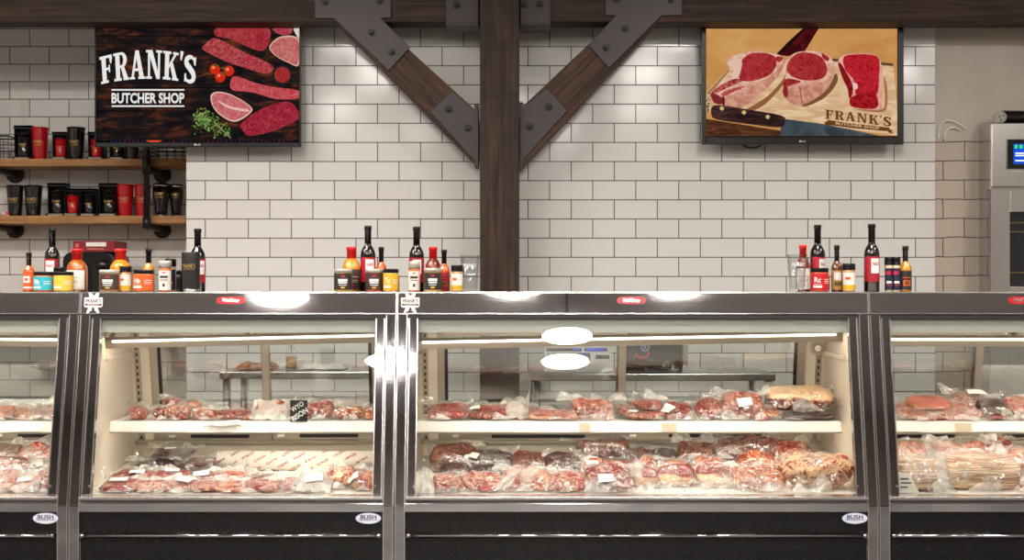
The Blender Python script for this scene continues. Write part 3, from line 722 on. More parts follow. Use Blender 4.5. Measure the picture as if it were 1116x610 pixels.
p.polys(word, burn, lambda x, y: w(606 + 314 * x / ww, 452 + 38 * x / ww - y * 44 + 6 * abs(x / ww - .5)))
Q([(615, 460), (760, 480), (912, 497), (912, 515), (760, 502), (615, 484)], burn)
Q([(600, 470), (616, 468), (620, 486), (600, 486), (606, 478)], burn); Q([(905, 505), (928, 508), (922, 516), (930, 526), (905, 520)], burn)
a, b = w(760, 488); p.text('BUTCHER SHOP', a, b, 210 / 4.357, 13 / 4.357, scr(226, 186, 140), rot=-.12, bold=.02)
p.build(T2)
b = MB().tube([(X(x, WALL), WALL - .015, Z(y, WALL)) for x, y in spline([(806, 155), (812, 160), (820, 161.5), (828, 159), (832, 155)], 5)], .004, 8)
tag(b.build('cable', M['black']), 'thin black cable looping below the screen with three steaks', 'cable')
b = MB().tube([(X(x, WALL), WALL - .004, Z(y, WALL)) for x, y in spline([(1023, 151), (1024, 140), (1029, 132.5), (1037, 132), (1048, 137), (1053.5, 141)], 6)], .0036, 8)
b.tube([(X(x, WALL), WALL - .004, Z(y, WALL)) for x, y in spline([(1030, 151), (1030, 145), (1035, 140), (1041, 139.5), (1047, 142.5)], 6)], .0036, 8)
tag(b.build('cable', M['cable_white']), 'thin white wire looped against the plain plaster beside the steaks screen', 'wire')

# ------------------------------------------------------------------ shelves in the recess
SF, SB = 7.55, 7.80
def board(py0, py1, label):
    z1, z0 = Z(py0, SF), Z(py1, SF)
    root = thing('wall_shelf', label, 'shelf', (-2.4, SF, z0), 'timber shelves in the recess')
    MB().box(-3.3, X(202, SF), SF, SB, z0, z1).build('shelf_board', M['shelfwood'], root, bevel=.004)
    return root, z0, z1
def bracket(root, px, z0, z1, front=True):
    x = X(px, 7.5); zp = z0 - .021
    pb = MB().tube([(x, 7.515, zp + .03), (x, 7.516, zp + .012), (x, 7.528, zp + .002), (x, 7.55, zp), (x, RECESS, zp)], .018, 12)
    pb.build('bracket_pipe', M['pipe'], root)
    MB().cyl((x, RECESS - .03, zp), (x, RECESS - .012, zp), .027, 18).cyl((x, RECESS - .012, zp), (x, RECESS, zp), .052, 24).build('wall_flange', M['pipe'], root)
SH1, a0, ZS1 = board(173, 181, 'upper timber shelf in the recess, just below the lettering screen')
SH2, b0, ZS2 = board(235, 243.5, 'lower timber shelf in the recess on black pipe brackets')
for s_, z_ in ((SH1, a0), (SH2, b0)):
    for px in (-9, 159): bracket(s_, px, z_, 0)
for px, lab in ((-9, 'black iron upright pipe joining the shelves at their far end from the tile corner'), (159, 'black iron upright pipe joining the two timber shelves below the lettering screen')):
    x = X(px, 7.5); y = 7.515
    root = thing('pipe_upright', lab, 'pipe', (x, y, b0 - .02))
    MB().cyl((x, y, b0 - .012), (x, y, a0 + .5), .0165, 16).build('pipe', M['pipe'], root)
    MB().cyl((x, y, a0 - .05), (x, y, a0 + .055), .023, 16).build('pipe_tee', M['pipe'], root)
    MB().cyl((x, y, b0 - .03), (x, y, b0 + .035), .023, 16).build('pipe_elbow', M['pipe'], root)
# ------------------------------------------------------------------ wire baskets at the ends of the upper shelf
def basket(px0, px1, pyT, label):
    D = 7.66; x0, x1, z1 = X(px0, D), X(px1, D), Z(pyT, D); y0, y1 = 7.62, 7.78; z0 = ZS1
    root = thing('wire_basket', label, 'basket', (x0, y0, z0))
    b = MB()
    n = max(2, int((x1 - x0) / .04))
    for i in range(n + 1):
        x = x0 + (x1 - x0) * i / n
        for y in (y0, y1): b.cyl((x, y, z0 + .003), (x, y, z1), .002, 6)
        b.cyl((x, y0, z0 + .003), (x, y1, z0 + .003), .002, 6)
    for k in range(1, 4):
        z = z0 + (z1 - z0) * k / 4
        b.tube([(x0, y0, z), (x1, y0, z), (x1, y1, z), (x0, y1, z), (x0, y0, z)], .002, 6)
    b.build('wire_mesh', M['pipe'], root)
    MB().tube([(x0, y0, z1), (x1, y0, z1), (x1, y1, z1), (x0, y1, z1), (x0, y0, z1)], .005, 8).build('rim', M['pipe'], root)
basket(-30, 12, 149, 'black wire basket on the upper shelf beside the boxed black mug')
basket(166, 202, 158, 'black wire basket on the upper shelf at the tiled corner')

# ------------------------------------------------------------------ tumblers and boxed mugs
def wrap_text(mb, txt, cx, cy, r, zc, w, h, mi=0, ang=0., bold=0., rfun=None):
    def f(p):
        t = (p[0] / r) + ang; rr = rfun(p[2]) if rfun else r
        return (cx + rr * math.sin(t), cy - rr * math.cos(t), p[2])
    mb.text(txt, 0, zc, w, h, 0, mi, fn=f, bold=bold)
def tumbler(px, wpx, pyT, ztop_shelf, D, colour, label, steel=False, group='tumblers on the timber shelves'):
    k = K(D); r1 = wpx * k / 2; h = Z(pyT, D) - ztop_shelf; x = X(px, D)
    root = thing('tumbler', label, 'tumbler', (x, D, ztop_shelf))
    mat = M['red_gloss'] if colour == 'red' else M['black_gloss']
    r0 = r1 * .74 if not steel else r1 * .72
    c = (x, D, ztop_shelf)
    if steel:
        MB().lathe([(r0 * .98, .012), (r0, .03), (r1 * .8, h * .4), (r1, h * .6), (r1, h * .9)], c, 28).build('body', mat, root)
        MB().lathe([(r0 * .94, 0), (r0 * .97, .012)], c, 28).build('foot_ring', M['steel'], root)
        MB().lathe([(r1, h * .9), (r1 * .99, h * .97), (r1 * .93, h * .972)], c, 28).build('steel_rim', M['steel'], root)
    else:
        MB().lathe([(r0 * .96, 0), (r0, .006), (r1 * .97, h * .93), (r1 * .97, h * .95)], c, 28).build('body', mat, root)
    MB().lathe([(r1 * 1.0, h * .95), (r1 * 1.02, h * .975), (r1 * .96, h), (r1 * .3, h * .99)], c, 28).build('lid', M['blackplastic'] if colour != 'red' else M['red_gloss'], root)
    g = MB(); zc = ztop_shelf + h * (.68 if steel else .55)
    rf = (lambda z: r0 + (r1 * .97 - r0) * (z - ztop_shelf) / (h * .94) + .0008) if not steel else (lambda z: r1 + .0008)
    wrap_text(g, "FRANK'S", x, D, r1, zc, r1 * 1.25, h * .10, bold=.02, rfun=rf)
    wrap_text(g, 'BUTCHER SHOP', x, D, r1, zc - h * .1, r1 * 1.1, h * .045, rfun=rf)
    part_label(g.build('gold_print', M['gold'], root), 'small gold shop lettering on the side')
def boxed(px, wpx, pyT, zs, D, colour, label):
    k = K(D); w = wpx * k / 2; h = Z(pyT, D) - zs; x = X(px, D); dp = w * .9
    root = thing('boxed_mug', label, 'boxed mug', (x, D, zs))
    b = MB()   # open-fronted carton: back, base, top, slanted sides
    b.box(x - w, x + w, D + dp * 2 - .006, D + dp * 2, zs, zs + h)
    b.box(x - w, x + w, D, D + dp * 2, zs, zs + .016); b.box(x - w, x + w, D + dp * .5, D + dp * 2, zs + h - .012, zs + h)
    for s in (-1, 1):
        b.prism_yz([(D + dp * .9, zs), (D + dp * 2, zs), (D + dp * 2, zs + h), (D + dp * .6, zs + h)], x + s * w, x + s * (w - .004))
    b.box(x - w, x + w, D + dp * .5, D + dp * .5 + .004, zs + h * .9, zs + h)
    b.build('carton', M['blackplastic'], root, bevel=.001)
    MB().box(x - w * .75, x + w * .75, D - .001, D + .001, zs + .003, zs + .014).build('carton_label', flat('carton_label_tan', S(150, 140, 122)), root)
    r1 = w * .74; hh = h * .72; c = (x, D + dp, zs + .016)
    MB().lathe([(r1 * .78, 0), (r1 * .84, .008), (r1, hh * .9)], c, 26).build('mug', M['red_gloss'] if colour == 'red' else M['black_gloss'], root)
    MB().lathe([(r1 * 1.03, hh * .9), (r1 * 1.03, hh * .95), (r1 * .9, hh)], c, 26).build('mug_lid', M['blackplastic'], root)
    g = MB(); rf = lambda z: r1 * (.84 + .16 * (z - c[2]) / hh) + .001
    wrap_text(g, "FRANK'S", x, D + dp, r1, zs + h * .45, r1 * 1.2, h * .07, bold=.02, rfun=rf)
    wrap_text(g, 'SHOP', x, D + dp, r1, zs + h * .37, r1 * .7, h * .05, rfun=rf)
    part_label(g.build('gold_print', M['gold'], root), 'small gold shop lettering on the mug')
DT = 7.66; u, l = ZS1, ZS2
boxed(23, 20, 136, u, 7.6, 'black', 'tall open carton holding a black mug, next to the wire basket on the upper shelf')
tumbler(43.5, 19, 139, u, DT, 'red', 'red tumbler on the upper shelf')
boxed(63.5, 17, 143, u, 7.6, 'red', 'open carton with a red mug between the red tumbler and the black tumbler, upper shelf')
tumbler(83, 20, 139, u, DT, 'black', 'black tumbler between the two boxed red mugs on the upper shelf')
boxed(103, 18, 143, u, 7.6, 'red', 'open carton with a red mug partly hidden by the lettering screen corner')
boxed(126, 17, 146, u, 7.6, 'black', 'open carton with a black mug below the lettering screen, on the upper shelf')
tumbler(144, 17, 141, u, 7.64, 'black', 'black tumbler almost hidden below the lettering screen next to the upright pipe')
tumbler(16.5, 19, 202, l, DT, 'black', 'black tumbler nearest the red checked packet on the lower shelf')
tumbler(36.5, 20, 202, l, DT, 'black', 'second black tumbler from the red checked packet on the lower shelf')
boxed(60, 21, 199, l, 7.6, 'black', 'tall open carton with a black mug beside the black tumblers, lower shelf')
boxed(76.7, 17, 205, l, 7.58, 'red', 'short open carton with a red mug on the lower shelf')
boxed(95, 18, 205, l, 7.6, 'black', 'short open carton with a black mug beside the short red boxed mug')
boxed(116.5, 22, 199, l, 7.6, 'black', 'tall open carton with a black mug beside the red tumbler, lower shelf')
tumbler(136.5, 19, 201, l, DT, 'red', 'red tumbler standing clear of the upright pipe on the lower shelf')
tumbler(155.5, 18, 201, l, DT, 'red', 'red tumbler half behind the upright pipe on the lower shelf')
tumbler(175.5, 18, 200, l, DT, 'black', 'black tumbler with a steel rim and steel foot on the lower shelf', True)
tumbler(192, 15, 201, l, 7.70, 'black', 'black steel-footed tumbler nearest the tiled corner on the lower shelf', True)
b = MB(); D = 7.62
b.box(X(-14, D), X(10, D), D, D + .08, l, l + .026)
o = b.build('checked_packet', two_tone('red_white_check', S(206, 40, 40), S(236, 224, 214), 60., .48, .52), bevel=.004)
tag(o, 'small red and white checked packet lying at the end of the lower shelf', 'packet')

# ------------------------------------------------------------------ coffee machine on its own shelf in the recess
zc = 1.20; D = 7.3
root = thing('counter_shelf', 'plain timber counter shelf in the recess, below the mugs, mostly hidden', 'shelf', (-2.5, 7.3, zc - .04))
MB().box(-3.4, xc - .03, 7.22, RECESS, zc - .04, zc).build('shelf_board', M['shelfwood'], root)
for x in (-3.2, -2.2): MB().prism_yz([(7.5, zc - .04), (RECESS, zc - .04), (RECESS, zc - .3)], x, x + .03).build('bracket', M['pipe'], root)
root = thing('coffee_machine', 'black rounded coffee machine in the recess behind the bottles, with a red box on it', 'coffee machine', (X(94, D), D, zc))
x0, x1, z1 = X(64, D), X(121, D), Z(274, D)
pr = [(x0, zc), (x1, zc), (x1, zc + (z1 - zc) * .75)] + [(x1 - .05 + .05 * math.cos(R(a)), z1 - .05 + .05 * math.sin(R(a))) for a in (0, 30, 60, 90)] + [(x0 + .05 + .05 * math.cos(R(a)), z1 - .05 + .05 * math.sin(R(a))) for a in (90, 120, 150, 180)]
MB().prism_xz(pr, D + .06, D + .36).build('housing', M['blackplastic'], root, bevel=.008)
MB().box(X(100, D), X(121, D) + .004, D, D + .06, zc, z1 - .05).build('brew_head', M['black_gloss'], root, bevel=.012)
MB().box(x0 + .02, X(100, D), D, D + .06, zc, zc + .03).build('drip_tray', M['blackplastic'], root, bevel=.004)
xx, zz = X(112, D), Z(290, D)
MB().lathe([(.001, 0), (.03, .004), (.034, .02), (.036, .05)], (xx, D - .001, zz - .02), 20).build('filter_cup', M['black_gloss'], root)
root = thing('red_box', 'flat red carton with a white label lying on top of the coffee machine', 'box', (X(98, D), D + .1, z1))
bx0, bx1 = X(75.5, D), X(121, D)
MB().box(bx0, bx1, D + .06, D + .3, z1, Z(262, D)).build('carton', flat('carton_red', S(140, 14, 28)), root, bevel=.002)
MB().box(X(90, D), X(112, D), D + .058, D + .06, Z(268, D), Z(263.5, D)).build('label', M['paper'], root)
MB().box(X(91, D), X(110, D), D + .058, D + .06, Z(271.5, D), Z(270, D)).box(X(78, D), X(82, D), D + .058, D + .06, Z(269, D), Z(265, D)).build('print', flat('print_rose', S(206, 110, 104)), root)

# ------------------------------------------------------------------ oven at the edge
D = 7.02
root = thing('double_oven', 'tall stainless steel commercial oven with a blue display, by the plastered wall', 'oven', (X(1120, D), D, 0))
xo = X(1080.5, D); xw = xo + .62
MB().box(xo, xw, D + .02, WALL + .006, 0, Z(134, D)).build('cabinet', M['steel'], root, bevel=.004)
MB().box(xo, xw, D, D + .02, Z(203.5, D), Z(134, D)).build('control_panel', M['steel'], root, bevel=.004)
d = X(1078, D)
dr = MB(); wx = X(1100, D); wz0, wz1 = Z(312, D), Z(231, D); zt = Z(206, D); z0 = .35
dr.box(d, wx, D - .01, D + .018, z0, zt); dr.box(xw - .07, xw, D - .01, D + .018, z0, zt); dr.box(wx, xw - .07, D - .01, D + .018, wz1, zt); dr.box(wx, xw - .07, D - .01, D + .018, z0, wz0)
dr = dr.build('oven_door', M['steel'], root, bevel=.003)
MB().box(d - .004, d + .004, D - .012, D + .02, z0, zt).build('door_edge', M['chrome_dark'], dr)
MB().box(wx, xw - .07, D - .004, D + .002, wz0, wz1).build('door_window', glass_mat('smoked_glass', (.7, .7, .72, 1), 1.), dr)
MB().box(wx, xw - .07, D + .012, D + .016, wz0, wz1).build('oven_cavity', flat('cavity_lit_grey', S(64, 66, 72)), root)  # lit oven interior painted into the cavity colour
for py in (242.5, 252.5, 297): MB().cyl((wx, D + .008, Z(py, D)), (xw - .07, D + .008, Z(py, D)), .0035, 8).build('rack', flat('rack_lit_yellow', S(236, 206, 120)), root)  # rack colour brightened in place of an oven lamp
tag(MB().lathe([(.012, .0), (.06, .004), (.075, .02), (.06, .04), (.012, .048)], (wx + .085, D + .085, Z(296, D)), 20).build('bread_loaf', M['cooked']), 'brown loaf baking behind the oven window', 'loaf')
bx0, bx1, bz0, bz1 = X(1096.8, D), X(1096.8, D) + .3, Z(184, D), Z(152, D)
scn = MB().box(bx0, bx1, D - .012, D + .001, bz0, bz1).build('display_bezel', M['black_gloss'], root, bevel=.003)
pm = [emit('display_blue', S(24, 74, 190), .9), emit('display_green', S(60, 200, 90), 1.), emit('display_white', S(226, 236, 250), 1.)]
b = MB(); y = D - .0128; a = X(1103.5, D)
b.box(a, bx1 - .02, y, y + .001, Z(179, D), Z(157, D), 0)
for i in range(6): b.box(a + .006 + i * .026, a + .022 + i * .026, y - .0006, y, Z(162, D), Z(158, D), 1)
for i, (q, wd) in enumerate(((166.5, .05), (169, .07), (174.5, .05))): b.box(a + .01, a + .01 + wd, y - .0006, y, Z(q + 1.4, D), Z(q, D), 2)
b.build('display', pm, scn)
MB().box(X(1101, D), X(1113, D), D - .001, D + .001, Z(187.5, D), Z(185.5, D)).build('rating_plate', M['edge'], root)
zc2 = Z(126.5, D) ; r = Z(119.5, D) - Z(126.5, D)
root = thing('exhaust_duct', 'black cylindrical duct with a mottled grey end resting on the oven', 'duct', (X(1096, D), D + .07, zc2))
MB().tube([(X(1094, D), D + .05, zc2), (X(1100, D), D + .06, zc2 + .004), (X(1118, D), D + .08, zc2 + .006), (X(1118, D) + .4, D + .1, zc2)], r, 20).build('duct', M['black'], root)
MB().cyl((X(1091, D), D + .02, zc2 - .002), (X(1094.5, D), D + .052, zc2), r * .98, 24).build('duct_end', two_tone('mottled_grey', S(120, 116, 100), S(200, 194, 176), 130., bump=.4), root)

# ------------------------------------------------------------------ tables and machines behind the cases, seen through the doors
def table(x0, x1, y0, y1, z, label):
    root = thing('work_table', label, 'table', ((x0 + x1) / 2, (y0 + y1) / 2, 0))
    MB().box(x0, x1, y0, y1, z - .035, z).build('table_top', M['steel'], root, bevel=.004)
    for sx in (x0 + .03, x1 - .03):
        for sy in (y0 + .03, y1 - .03): MB().cyl((sx, sy, 0), (sx, sy, z - .035), .02, 12).build('leg', M['steel'], root)
    MB().box(x0 + .02, x1 - .02, y0 + .02, y1 - .02, .3, .32).build('undershelf', M['steel'], root)
D = 6.45; zt = Z(406, D)
table(X(578, D), X(842, D), D - .08, D + .42, zt, 'steel work table behind the widest meat case, carrying the scale')
root = thing('scale', 'grey counter scale with a blue readout and keypad behind the widest case', 'scale', (X(630, D), D, zt))
x0, x1 = X(593, D), X(668, D); z1 = Z(384, D); zm = zt + .04
MB().prism_yz([(D, zt), (D + .22, zt), (D + .22, z1 + .03), (D + .12, z1 + .02), (D + .02, zm)], x0, x1).build('housing', flat('scale_grey', S(206, 206, 204)), root, bevel=.008)
sl = (Vector((0, .12, z1 + .02 - zt)) - Vector((0, .02, zm - zt))); 
def onface(u, t, off=-.0015):
    q = Vector((0, D + .02, zm)) + sl * t
    nrm = Vector((0, -sl.z, sl.y)).normalized()
    q = q + nrm * (-off); return (x0 + (x1 - x0) * u, q.y, q.z)
def face_quad(u0, u1, t0, t1, nm, m, off=-.0015):
    MB().add([onface(u0, t0, off), onface(u1, t0, off), onface(u1, t1, off), onface(u0, t1, off)], [(0, 1, 2, 3)]).build(nm, m, root, norm=False)
face_quad(.04, .56, .74, .94, 'weight_readout', M['black_gloss']); face_quad(.60, .94, .74, .94, 'price_readout', M['black_gloss'])
face_quad(.42, .54, .78, .9, 'readout_digits', emit('readout_blue', S(70, 110, 220), .8), -.003); face_quad(.63, .90, .77, .9, 'readout_digits', emit('readout_deep_blue', S(50, 50, 225), 1.1), -.003)
face_quad(.06, .68, .16, .66, 'keypad', M['black_gloss']); face_quad(.76, .96, .3, .52, 'paper_slot', M['black'])
kb = MB()
for i in range(11):
    for j in range(4):
        u0 = .075 + i * .054; t0 = .19 + j * .115
        kb.add([onface(u0, t0, -.003), onface(u0 + .042, t0, -.003), onface(u0 + .042, t0 + .085, -.003), onface(u0, t0 + .085, -.003)], [(0, 1, 2, 3)], 2 if (i > 7 and j > 1) else (1 if (j == 3 and i in (6, 7)) else 0))
kb.build('keys', [flat('key_white', S(220, 222, 222)), flat('key_yellow', S(214, 190, 70)), flat('key_blue', S(60, 120, 200))], root, norm=False)
x0, x1 = X(681, D), X(744, D); z1 = Z(356, D)
root = thing('label_printer', 'black upright machine with a round blue badge and red mark, behind the widest case', 'machine', (X(712, D), D, zt))
MB().box(x0, x1, D, D + .24, zt, z1).build('housing', M['blackplastic'], root, bevel=.01)
MB().box(x1, x1 + .03, D + .03, D + .2, zt + .03, z1 - .07).build('side_handle', M['steel'], root, bevel=.004)
cx, cz = X(703, D), Z(378, D)
b = MB().cyl((cx, D - .002, cz), (cx, D, cz), .021, 24, 0).cyl((cx, D - .003, cz), (cx, D - .002, cz), .017, 24, 1); b.text('B', cx, cz, .012, .016, D - .0035, 0)
b.build('round_badge', [flat('badge_pale', S(190, 196, 214)), flat('badge_navy', S(36, 46, 120))], root)
MB().tube([(X(a, D), D - .004, Z(c, D)) for a, c in spline([(692.5, 385), (695, 389), (700, 389.5), (705, 388), (707, 383.5)], 5)], .008, 10).build('red_mark', flat('mark_red', S(190, 40, 40)), root)
MB().box(X(697, D), X(708, D), D - .002, D, Z(361, D), Z(358.5, D)).build('yellow_label', flat('printer_yellow', S(200, 170, 50)), root)

D = 6.5; zt2 = Z(404, D)
table(X(243, D), X(420, D), D - .08, D + .4, zt2, 'steel work table behind the case holding the bison card')
root = thing('oil_bottle', 'clear bottle of amber oil on the work table behind the bison card case', 'bottle', (X(317.5, D), D + .1, zt2))
r = 6.3 * K(6.6); h = Z(371, 6.6) - zt2; c = (X(317.5, 6.6), 6.6, zt2)
MB().lathe([(r, 0), (r, h * .6), (r * .5, h * .78), (r * .45, h)], c, 20).build('bottle_glass', M['drinkglass'], root)
MB().lathe([(r * .94, .004), (r * .94, h * .45)], c, 20).build('oil', flat('amber_oil', S(190, 140, 50)), root)
MB().lathe([(r * .5, h), (r * .5, h + .03)], c, 16).build('cap', M['white'], root)
random.seed(21)
def folded(px0, px1, pyT, pyB, m, nm, label, cat):
    x0, x1 = X(px0, 6.6), X(px1, 6.6); z0, z1 = zt2, Z(pyT, 6.6)
    b = MB(); nx, ny = 14, 8
    vs = [(x0 + (x1 - x0) * i / nx, 6.55 + .2 * j / ny, z0 + (z1 - z0) * (.75 + .5 * noise.noise(Vector((i * .35, j * .4, px0)))) * (1 if 0 < i < nx and 0 < j < ny else .25)) for j in range(ny + 1) for i in range(nx + 1)]
    b.add(vs, [(j * (nx + 1) + i, j * (nx + 1) + i + 1, (j + 1) * (nx + 1) + i + 1, (j + 1) * (nx + 1) + i) for j in range(ny) for i in range(nx)], 0, True)
    tag(b.build(nm, m), label, cat)
folded(327, 377, 396, 404, M['paper'], 'folded_towel', 'crumpled white and grey towel on the table behind the bison card case', 'towel')
folded(258, 300, 394, 404, M['cooked'], 'wrapped_parcel', 'flat brown wrapped parcel on the table behind the bison card case', 'parcel')
# ================================================================== meat cases
ZT, ZBEND = 1.346, .53
YT, YB = 5.20, 5.045
def yf(z): return YB if z <= ZBEND else YB + (z - ZBEND) * (YT - YB) / (ZT - ZBEND)
SLOPE = (YT - YB) / (ZT - ZBEND)
YR = 5.88
NRM = Vector((0, -1, SLOPE)).normalized()
ZH = 1.260                         # lower edge of the header
ZG = .569                          # lower edge of the glass
SHZ = Z(459, 5.35)                 # shelf
def deckz(y): return .563 + .095 * (y - 5.1)

def slant_box(mb, x0, x1, z0, z1, out, deep, mi=0):
    """slab lying on the leaning front: out towards the shopper, deep behind"""
    mb.prism_yz([(yf(z0) - out, z0), (yf(z1) - out, z1), (yf(z1) + deep, z1), (yf(z0) + deep, z0)], x0, x1, mi)
def on_front(x, z, off): return Vector((x, yf(z), z)) + NRM * off
def front_text(mb, txt, cx, cz, w, h, off, mi=0, bold=0., rot=0.):
    mb.text(txt, cx, cz, w, h, 0, mi, fn=lambda p: tuple(on_front(p[0], p[2], off)), bold=bold, rot=rot)
def front_poly(mb, pts, off, mi=0, thick=.001):
    mb.prism(pts, lambda x, z: on_front(x, z, off), lambda x, z: on_front(x, z, off - thick), mi)

def sticker(root, cx, cz, s):
    """white sticker: crossed cleavers behind a banner with the shop name"""
    b = MB()
    def P(pts): return [(cx + a * s, cz + c * s) for a, c in pts]
    off = .0052
    front_poly(b, P([(-.5, .30), (.5, .30), (.5, -.16), (.42, -.24), (-.42, -.24), (-.5, -.16)]), off, 0)
    front_poly(b, P([(-.28, .52), (-.16, .56), (-.02, .40), (.02, .40), (.16, .56), (.30, .52), (.22, .28), (-.22, .28)]), off + .0003, 0)
    for sg in (-1, 1):
        front_poly(b, P([(sg * .05, -.2), (sg * .22, -.2), (sg * .36, -.52), (sg * .24, -.56), (sg * .18, -.44), (sg * .10, -.44)]), off + .0002 * (2 + sg), 0)
    front_poly(b, P([(-.46, -.04), (.46, -.04), (.46, -.14), (-.46, -.14)]), off + .0006, 1)
    front_text(b, "FRANK'S", cx, cz + .12 * s, .84 * s, .22 * s, off + .0009, 1, bold=.03)
    front_text(b, 'BUTCHER SHOP', cx, cz - .09 * s, .6 * s, .06 * s, off + .0009, 0)
    part_label(b.build('logo_sticker', [M['paper'], M['logo_brown']], root), 'white shop sticker with crossed cleavers and a name banner')

def red_badge(root, px, py=327.5):
    D = yf(Z(py, 5.19)); cx, cz = X(px, D), Z(py, D); w, h = 28 * K(D), 8.2 * K(D)
    b = MB()
    pts = smooth_loop([(cx - w / 2, cz - h * .38), (cx, cz - h * .5), (cx + w / 2, cz - h * .38), (cx + w / 2, cz + h * .38), (cx, cz + h * .5), (cx - w / 2, cz + h * .38)], 4)
    front_poly(b, pts, .0062, 0, .003)
    front_text(b, 'McCray', cx, cz - h * .02, w * .66, h * .62, .0068, 1, bold=.02)
    part_label(b.build('red_badge', [M['redbadge'], M['badge_silver']], root), 'small red maker badge with silver script lettering')

def oval_badge(root, px, py=564.5):
    D = YB; cx, cz = X(px, D), Z(py, D); rx, rz = 14.5 * K(D), 6.2 * K(D)
    def ell(s): return [(cx + s * rx * math.cos(2 * math.pi * i / 32), cz + s * rz * math.sin(2 * math.pi * i / 32)) for i in range(32)]
    b = MB()
    b.prism_xz(ell(1), D - .003, D + .001, 1); b.prism_xz(ell(.95), D - .0036, D - .003, 0)
    b.text('BUSH', cx, cz + rz * .24, rx * 1.2, rz * .72, D - .004, 1, bold=.025)
    b.text('REFRIGERATION', cx, cz - rz * .26, rx * 1.4, rz * .25, D - .004, 1, bold=.02)
    part_label(b.build('oval_badge', [M['ovalwhite'], M['oval_blue']], root), 'white oval badge with blue lettering')

CASES = []
def case(xL, xR, label, badge_px, oval_px, sticker_on, tilt, lamp_z, jam=None):
    root = thing('meat_case', label, 'display case', ((xL + xR) / 2, YB, 0), 'glass fronted meat cases in a row')
    E = .040                                            # end panel thickness
    g = .0022
    outline = [(YB, 0), (YB, ZBEND), (yf(ZH - .002), ZH - .002), (YR, ZH - .002), (YR, 0)]
    for s, x0 in ((1, xL + g), (-1, xR - g)):
        x1 = x0 + s * E
        MB().prism_yz([(YB + .012, 0), (YB + .012, ZBEND), (yf(ZH) + .012, ZH - .002), (YR, ZH - .002), (YR, 0)], x0, x1).build('end_panel', M['cream'], root)
        # mirror-polished bull nose down the front edge, with brighter edges
        b = MB(); xa, xb = min(x0, x1), max(x0, x1)
        for (z0, z1) in ((.02, ZBEND), (ZBEND, ZH - .002)):
            slant_box(b, xa, xb, z0, z1, 0, .014)
        b.build('end_trim', M['chrome_dark'], root, bevel=.003, seg=3)
        b = MB()
        for xx in (xa, xb - .0035):
            slant_box(b, xx, xx + .0035, .02, ZBEND, .0016, .004); slant_box(b, xx, xx + .0035, ZBEND, ZH - .003, .0016, .004)
        b.build('trim_edge', M['edge'], root)
    xi, xj = xL + g + E, xR - g - E
    CASES.append((xi + .012, xj - .012))
    # glass posts just inside, stepped back
    pw = .036
    for s, x0 in ((1, xi + .005), (-1, xj - .005)):
        xa, xb = min(x0, x0 + s * pw), max(x0, x0 + s * pw)
        b = MB(); slant_box(b, xa, xb, ZG, ZH, -.006, .03); o = b.build('glass_post', M['chrome_dark'], root, bevel=.003, seg=3)
        b = MB()
        xs = xa if s > 0 else xb - .004
        slant_box(b, xb - .004, xb, ZG, ZH, -.0045, .01); slant_box(b, xa, xa + .004, ZG, ZH, -.0045, .01); b.build('post_edge', M['edge'], o)
        c = on_front((xa + xb) / 2 + s * .009, ZG + .035, -.006)
        MB().cyl(c, c + NRM * .004, .004, 12).build('screw', M['edge'], o)
    # header strip and roof
    b = MB(); b.prism_yz([(yf(ZH) - .003, ZH), (yf(ZT) - .003, ZT), (yf(ZT) + .05, ZT), (yf(ZH) + .05, ZH)], xL + .001, xR - .001)
    b.build('header_strip', M['steel_strip'], root, bevel=.0015)
    b = MB()
    for (z0, z1) in ((ZH, ZH + .003), (ZT - .004, ZT + .0006)): slant_box(b, xL + .001, xR - .001, z0, z1, .004, .002)
    for xx in (xL + .001, xR - .005): slant_box(b, xx, xx + .004, ZH, ZT, .004, .002)
    b.build('header_edge', M['edge'], root)
    MB().box(xL + .001, xR - .001, yf(ZT), YR, ZT - .012, ZT).build('top_panel', M['steel'], root)
    b = MB(); slant_box(b, xi, xj, ZH - .016, ZH, -.004, .03); b.build('header_seal', M['gasket'], root)
    b = MB(); slant_box(b, xi + .003, xj - .003, Z(362, 5.21), ZH - .012, -.026, .040); b.build('header_panel', M['greenband'], root)
    # front glass
    b = MB(); slant_box(b, xi + .01, xj - .01, ZG, ZH - .004, -.012, .018); b.build('front_glass', M['glass'], root)
    # sill, bands, base
    yl = yf(ZG)
    MB().prism_yz([(YB - .012, ZG - .014), (YB - .012, ZG - .003), (yl + .03, ZG + .001), (yl + .03, ZG - .014)], xi, xj).build('sill', M['edge'], root, bevel=.002)
    zb1, zb2, zb3 = Z(541, YB), Z(548, YB), Z(557.5, YB)
    MB().prism_yz([(YB + .02, zb1), (YB + .06, zb1), (YB + .06, zb2), (YB - .004, zb2)], xi, xj).build('mirror_band', M['chrome_dark'], root)
    MB().prism_yz([(YB - .008, zb2), (YB + .06, zb2), (YB + .06, zb3), (YB - .004, zb3)], xi, xj).build('steel_band', M['chrome'], root, bevel=.0015)
    zr = Z(583, YB)
    MB().box(xi, xj, YB + .006, YB + .06, zr - .01, zb3).build('upper_front_panel', M['black'], root, bevel=.002)
    MB().box(xi, xj, YB + .014, YB + .06, .10, zr - .012).build('lower_front_panel', M['black'], root, bevel=.002)
    MB().box(xi, xj, YB + .08, YR, 0, .10).build('kick_plate', M['blackplastic'], root)
    yr = YB - .012
    b = MB().cyl((xi + .016, yr, zr), (xj - .016, yr, zr), .0062, 14)
    for xx in (xi + .006, xj - .022): b.cyl((xx, yr, zr), (xx + .016, yr, zr), .0088, 14)
    for xx in (xi + .03, xj - .03): b.cyl((xx, yr, zr), (xx, YB + .012, zr), .005, 10)
    b.build('bumper_rail', M['chrome_dark'], root)
    # inside: liner, deck, rear wall and frame
    yb0, yb1 = 5.80, 5.70           # rear doors lean forward at the top
